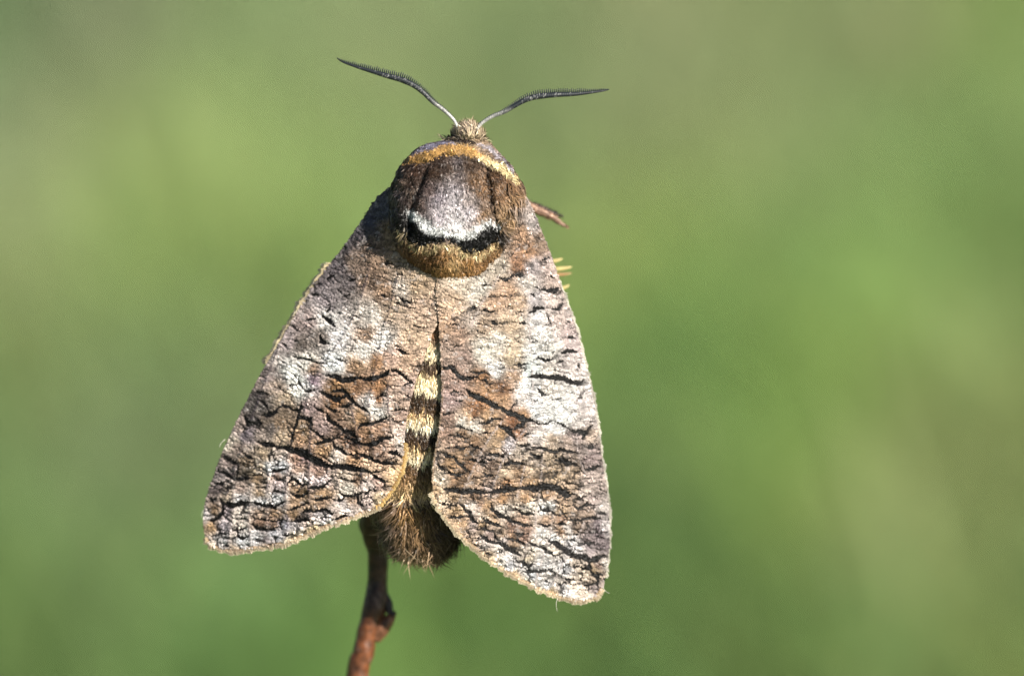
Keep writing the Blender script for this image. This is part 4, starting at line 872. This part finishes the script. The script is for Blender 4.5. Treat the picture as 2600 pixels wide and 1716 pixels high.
# ---- legs
def leg(points, radii, col, spurs=(), name='leg'):
    p = np.array(points, float)
    c = catmull(p, 6); c3 = P(c[:, 0], c[:, 1], c[:, 2])
    r = np.interp(np.linspace(0, 1, len(c)), np.linspace(0, 1, len(radii)), radii) * K
    v, q, tr, par = tube(c3, r, 12)
    cc = alb(col) * np.ones((len(v), 1)) * np.exp(rng.normal(0, 0.15, (len(v), 1)))
    o = mesh_np(name, L(v), q, tr, cc, M_HORN, moth, True)
    # hair scales lying along the leg
    n = 500
    k = rng.integers(0, len(v) - 2, n)
    t = (k // 12); t = np.clip(t, 0, len(c3) - 2)
    d = unit(c3[t + 1] - c3[t]); nr = unit(v[k] - c3[t])
    d = unit(d + 0.35 * nr + rng.normal(0, 0.15, d.shape)); nr = unit(nr - d * (nr * d).sum(1, keepdims=True))
    blades('leg_hair', L(v[k]), d, nr, K * rng.uniform(8, 16, n), K * rng.uniform(2, 3.4, n), alb(col) * 1.1 * np.exp(rng.normal(0, 0.3, (n, 1))), M_FUR, o)
    for s in spurs:
        (x0, y0, x1, y1, z, w, sc) = s
        s_ = np.linspace(0, 1, 6)
        pp = P(x0 + (x1 - x0) * s_, y0 + (y1 - y0) * s_ + 2 * np.sin(s_ * 3), z + 0 * s_)
        v2, q2, t2, _ = tube(pp, K * w * np.array([0.8, 1, 1, 0.85, 0.6, 0.15]), 10, 0.8)
        mesh_np('spur', L(v2), q2, t2, np.tile(alb(sc), (len(v2), 1)), M_HORN, o, True)
    return o
CRM = (225, 205, 140)
leg([(1235, 470, -4.6), (1300, 500, -7.6), (1362, 533, -8.0), (1398, 549, -8.2), (1434, 572, -8.4)], [13, 12, 9.5, 7, 1.6], (185, 150, 128))
leg([(1235, 455, -5.0), (1310, 505, -8.6), (1370, 528, -9.0), (1418, 546, -9.2)], [12, 10, 7.5, 1.8], (70, 62, 58))
leg([(1230, 580, -5.0), (1330, 600, -8.8), (1386, 660, -9.8), (1402, 730, -10.0), (1330, 800, -9.8), (1150, 850, -9.4)], [13, 12, 10, 9, 7, 5], (150, 125, 100),
    [(1396, 664, 1428, 656, -10.0, 5, CRM), (1398, 684, 1452, 677, -10.0, 5.5, CRM), (1402, 697, 1452, 693, -10.4, 4.5, (190, 150, 105)), (1416, 735, 1446, 723, -10.0, 5, CRM)])
leg([(1080, 470, -4.8), (1020, 520, -6.4), (1030, 620, -7.4), (1110, 660, -8.4)], [13, 12, 9, 5], (120, 100, 85))
leg([(1090, 580, -5.0), (1000, 680, -6.4), (990, 800, -7.2), (1080, 840, -8.4)], [13, 11, 8, 5], (120, 100, 85))
leg([(1110, 640, -5.0), (1010, 800, -6.6), (980, 980, -7.4), (1035, 1060, -9.6)], [13, 11, 8, 5], (120, 100, 85))

# ----------------------------------------------------------------- the twig
def build_twig():
    # centre line, radius (px) and depth: from the ground up to the tip hidden behind the thorax
    rows = [(620, 13200, 38, -150), (700, 9000, 36, -78), (800, 5000, 34, -32), (868, 2700, 32, -17.5), (888, 1990, 30, -14.5), (908, 1713, 29.5, -13.6), (922, 1661, 28, -13.4), (932, 1610, 28, -13.4), (944, 1570, 30, -13.4), (954, 1530, 33, -13.4), (958, 1480, 27, -13.4), (960, 1430, 27, -13.2),
            (957, 1390, 28.5, -12.9), (948, 1350, 32, -12.4), (950, 1310, 33, -11.9), (965, 1270, 29, -11), (990, 1190, 27, -10.6), (1030, 1050, 26, -9.8), (1080, 850, 24, -9.2), (1120, 680, 22, -8.8), (1135, 600, 18, -8.6), (1138, 575, 6, -8.5)]
    c = catmull(np.array(rows, float), 10)
    p = P(c[:, 0], c[:, 1], c[:, 3])
    ground_l = FRAME.inverted()
    r = c[:, 2] * K * (1 + 0.05 * vnoise(c[:, 1] / 25, c[:, 1] * 0, 8))
    v, q, tr, par = tube(p, r, 24)
    n = len(v)
    # bark relief
    ring = np.r_[np.repeat(np.arange(len(p)), 24), [0, len(p) - 1]]
    an = np.r_[np.tile(np.arange(24), len(p)), [0, 0]]
    v = v + unit(v - p[ring] + 1e-9) * (0.05e-3 * fbm(an * 0.7, c[ring, 1] / 22, 12, 3))[:, None]
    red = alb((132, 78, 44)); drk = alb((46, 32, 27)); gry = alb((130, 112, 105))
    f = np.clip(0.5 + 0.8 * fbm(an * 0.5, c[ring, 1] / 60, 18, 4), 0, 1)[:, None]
    up = np.clip((1600 - c[ring, 1]) / 60, 0, 1)[:, None] * 0.8  # upper twig: darker bark plus the moth's shadow, both put into the colour
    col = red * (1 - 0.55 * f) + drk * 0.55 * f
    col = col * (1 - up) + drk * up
    g = np.clip(fbm(an * 0.6, c[ring, 1] / 16, 28, 3) * 2 - 0.6, 0, 0.45)[:, None]
    col = col * (1 - g) + gry * g
    return v, q, tr, col
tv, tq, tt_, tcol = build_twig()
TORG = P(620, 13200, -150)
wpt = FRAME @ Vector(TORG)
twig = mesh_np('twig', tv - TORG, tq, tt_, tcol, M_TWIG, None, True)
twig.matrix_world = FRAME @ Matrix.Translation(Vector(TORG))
twig['label'] = 'thin bare reddish brown twig with a side bud, carrying the moth'
twig['category'] = 'twig'
def bud(path, rad, col, name='bud', flat=0.8):
    c = catmull(np.array(path, float), 6)
    r = np.interp(np.linspace(0, 1, len(c)), np.linspace(0, 1, len(rad)), rad) * K
    v, q, tr, par = tube(P(c[:, 0], c[:, 1], c[:, 2]), r, 14, flat)
    v = v + rng.normal(0, 0.015e-3, v.shape)
    return mesh_np(name, v - TORG, q, tr, np.tile(alb(col), (len(v), 1)), M_TWIG, twig, True)
bud([(948, 1618, -13.4), (968, 1596, -13.2), (985, 1576, -13.0), (998, 1560, -13.0), (1006, 1552, -13.0)], [20, 22, 17, 9, 1.5], (122, 82, 60))
bud([(972, 1500, -13.4), (984, 1530, -13.2), (990, 1552, -13.0), (1000, 1562, -12.7)], [10, 13, 10, 4], (58, 46, 44))
bud([(940, 1362, -12.7), (926, 1342, -12.4), (918, 1326, -12.3), (914, 1316, -12.3)], [16, 14, 9, 2], (60, 46, 42))
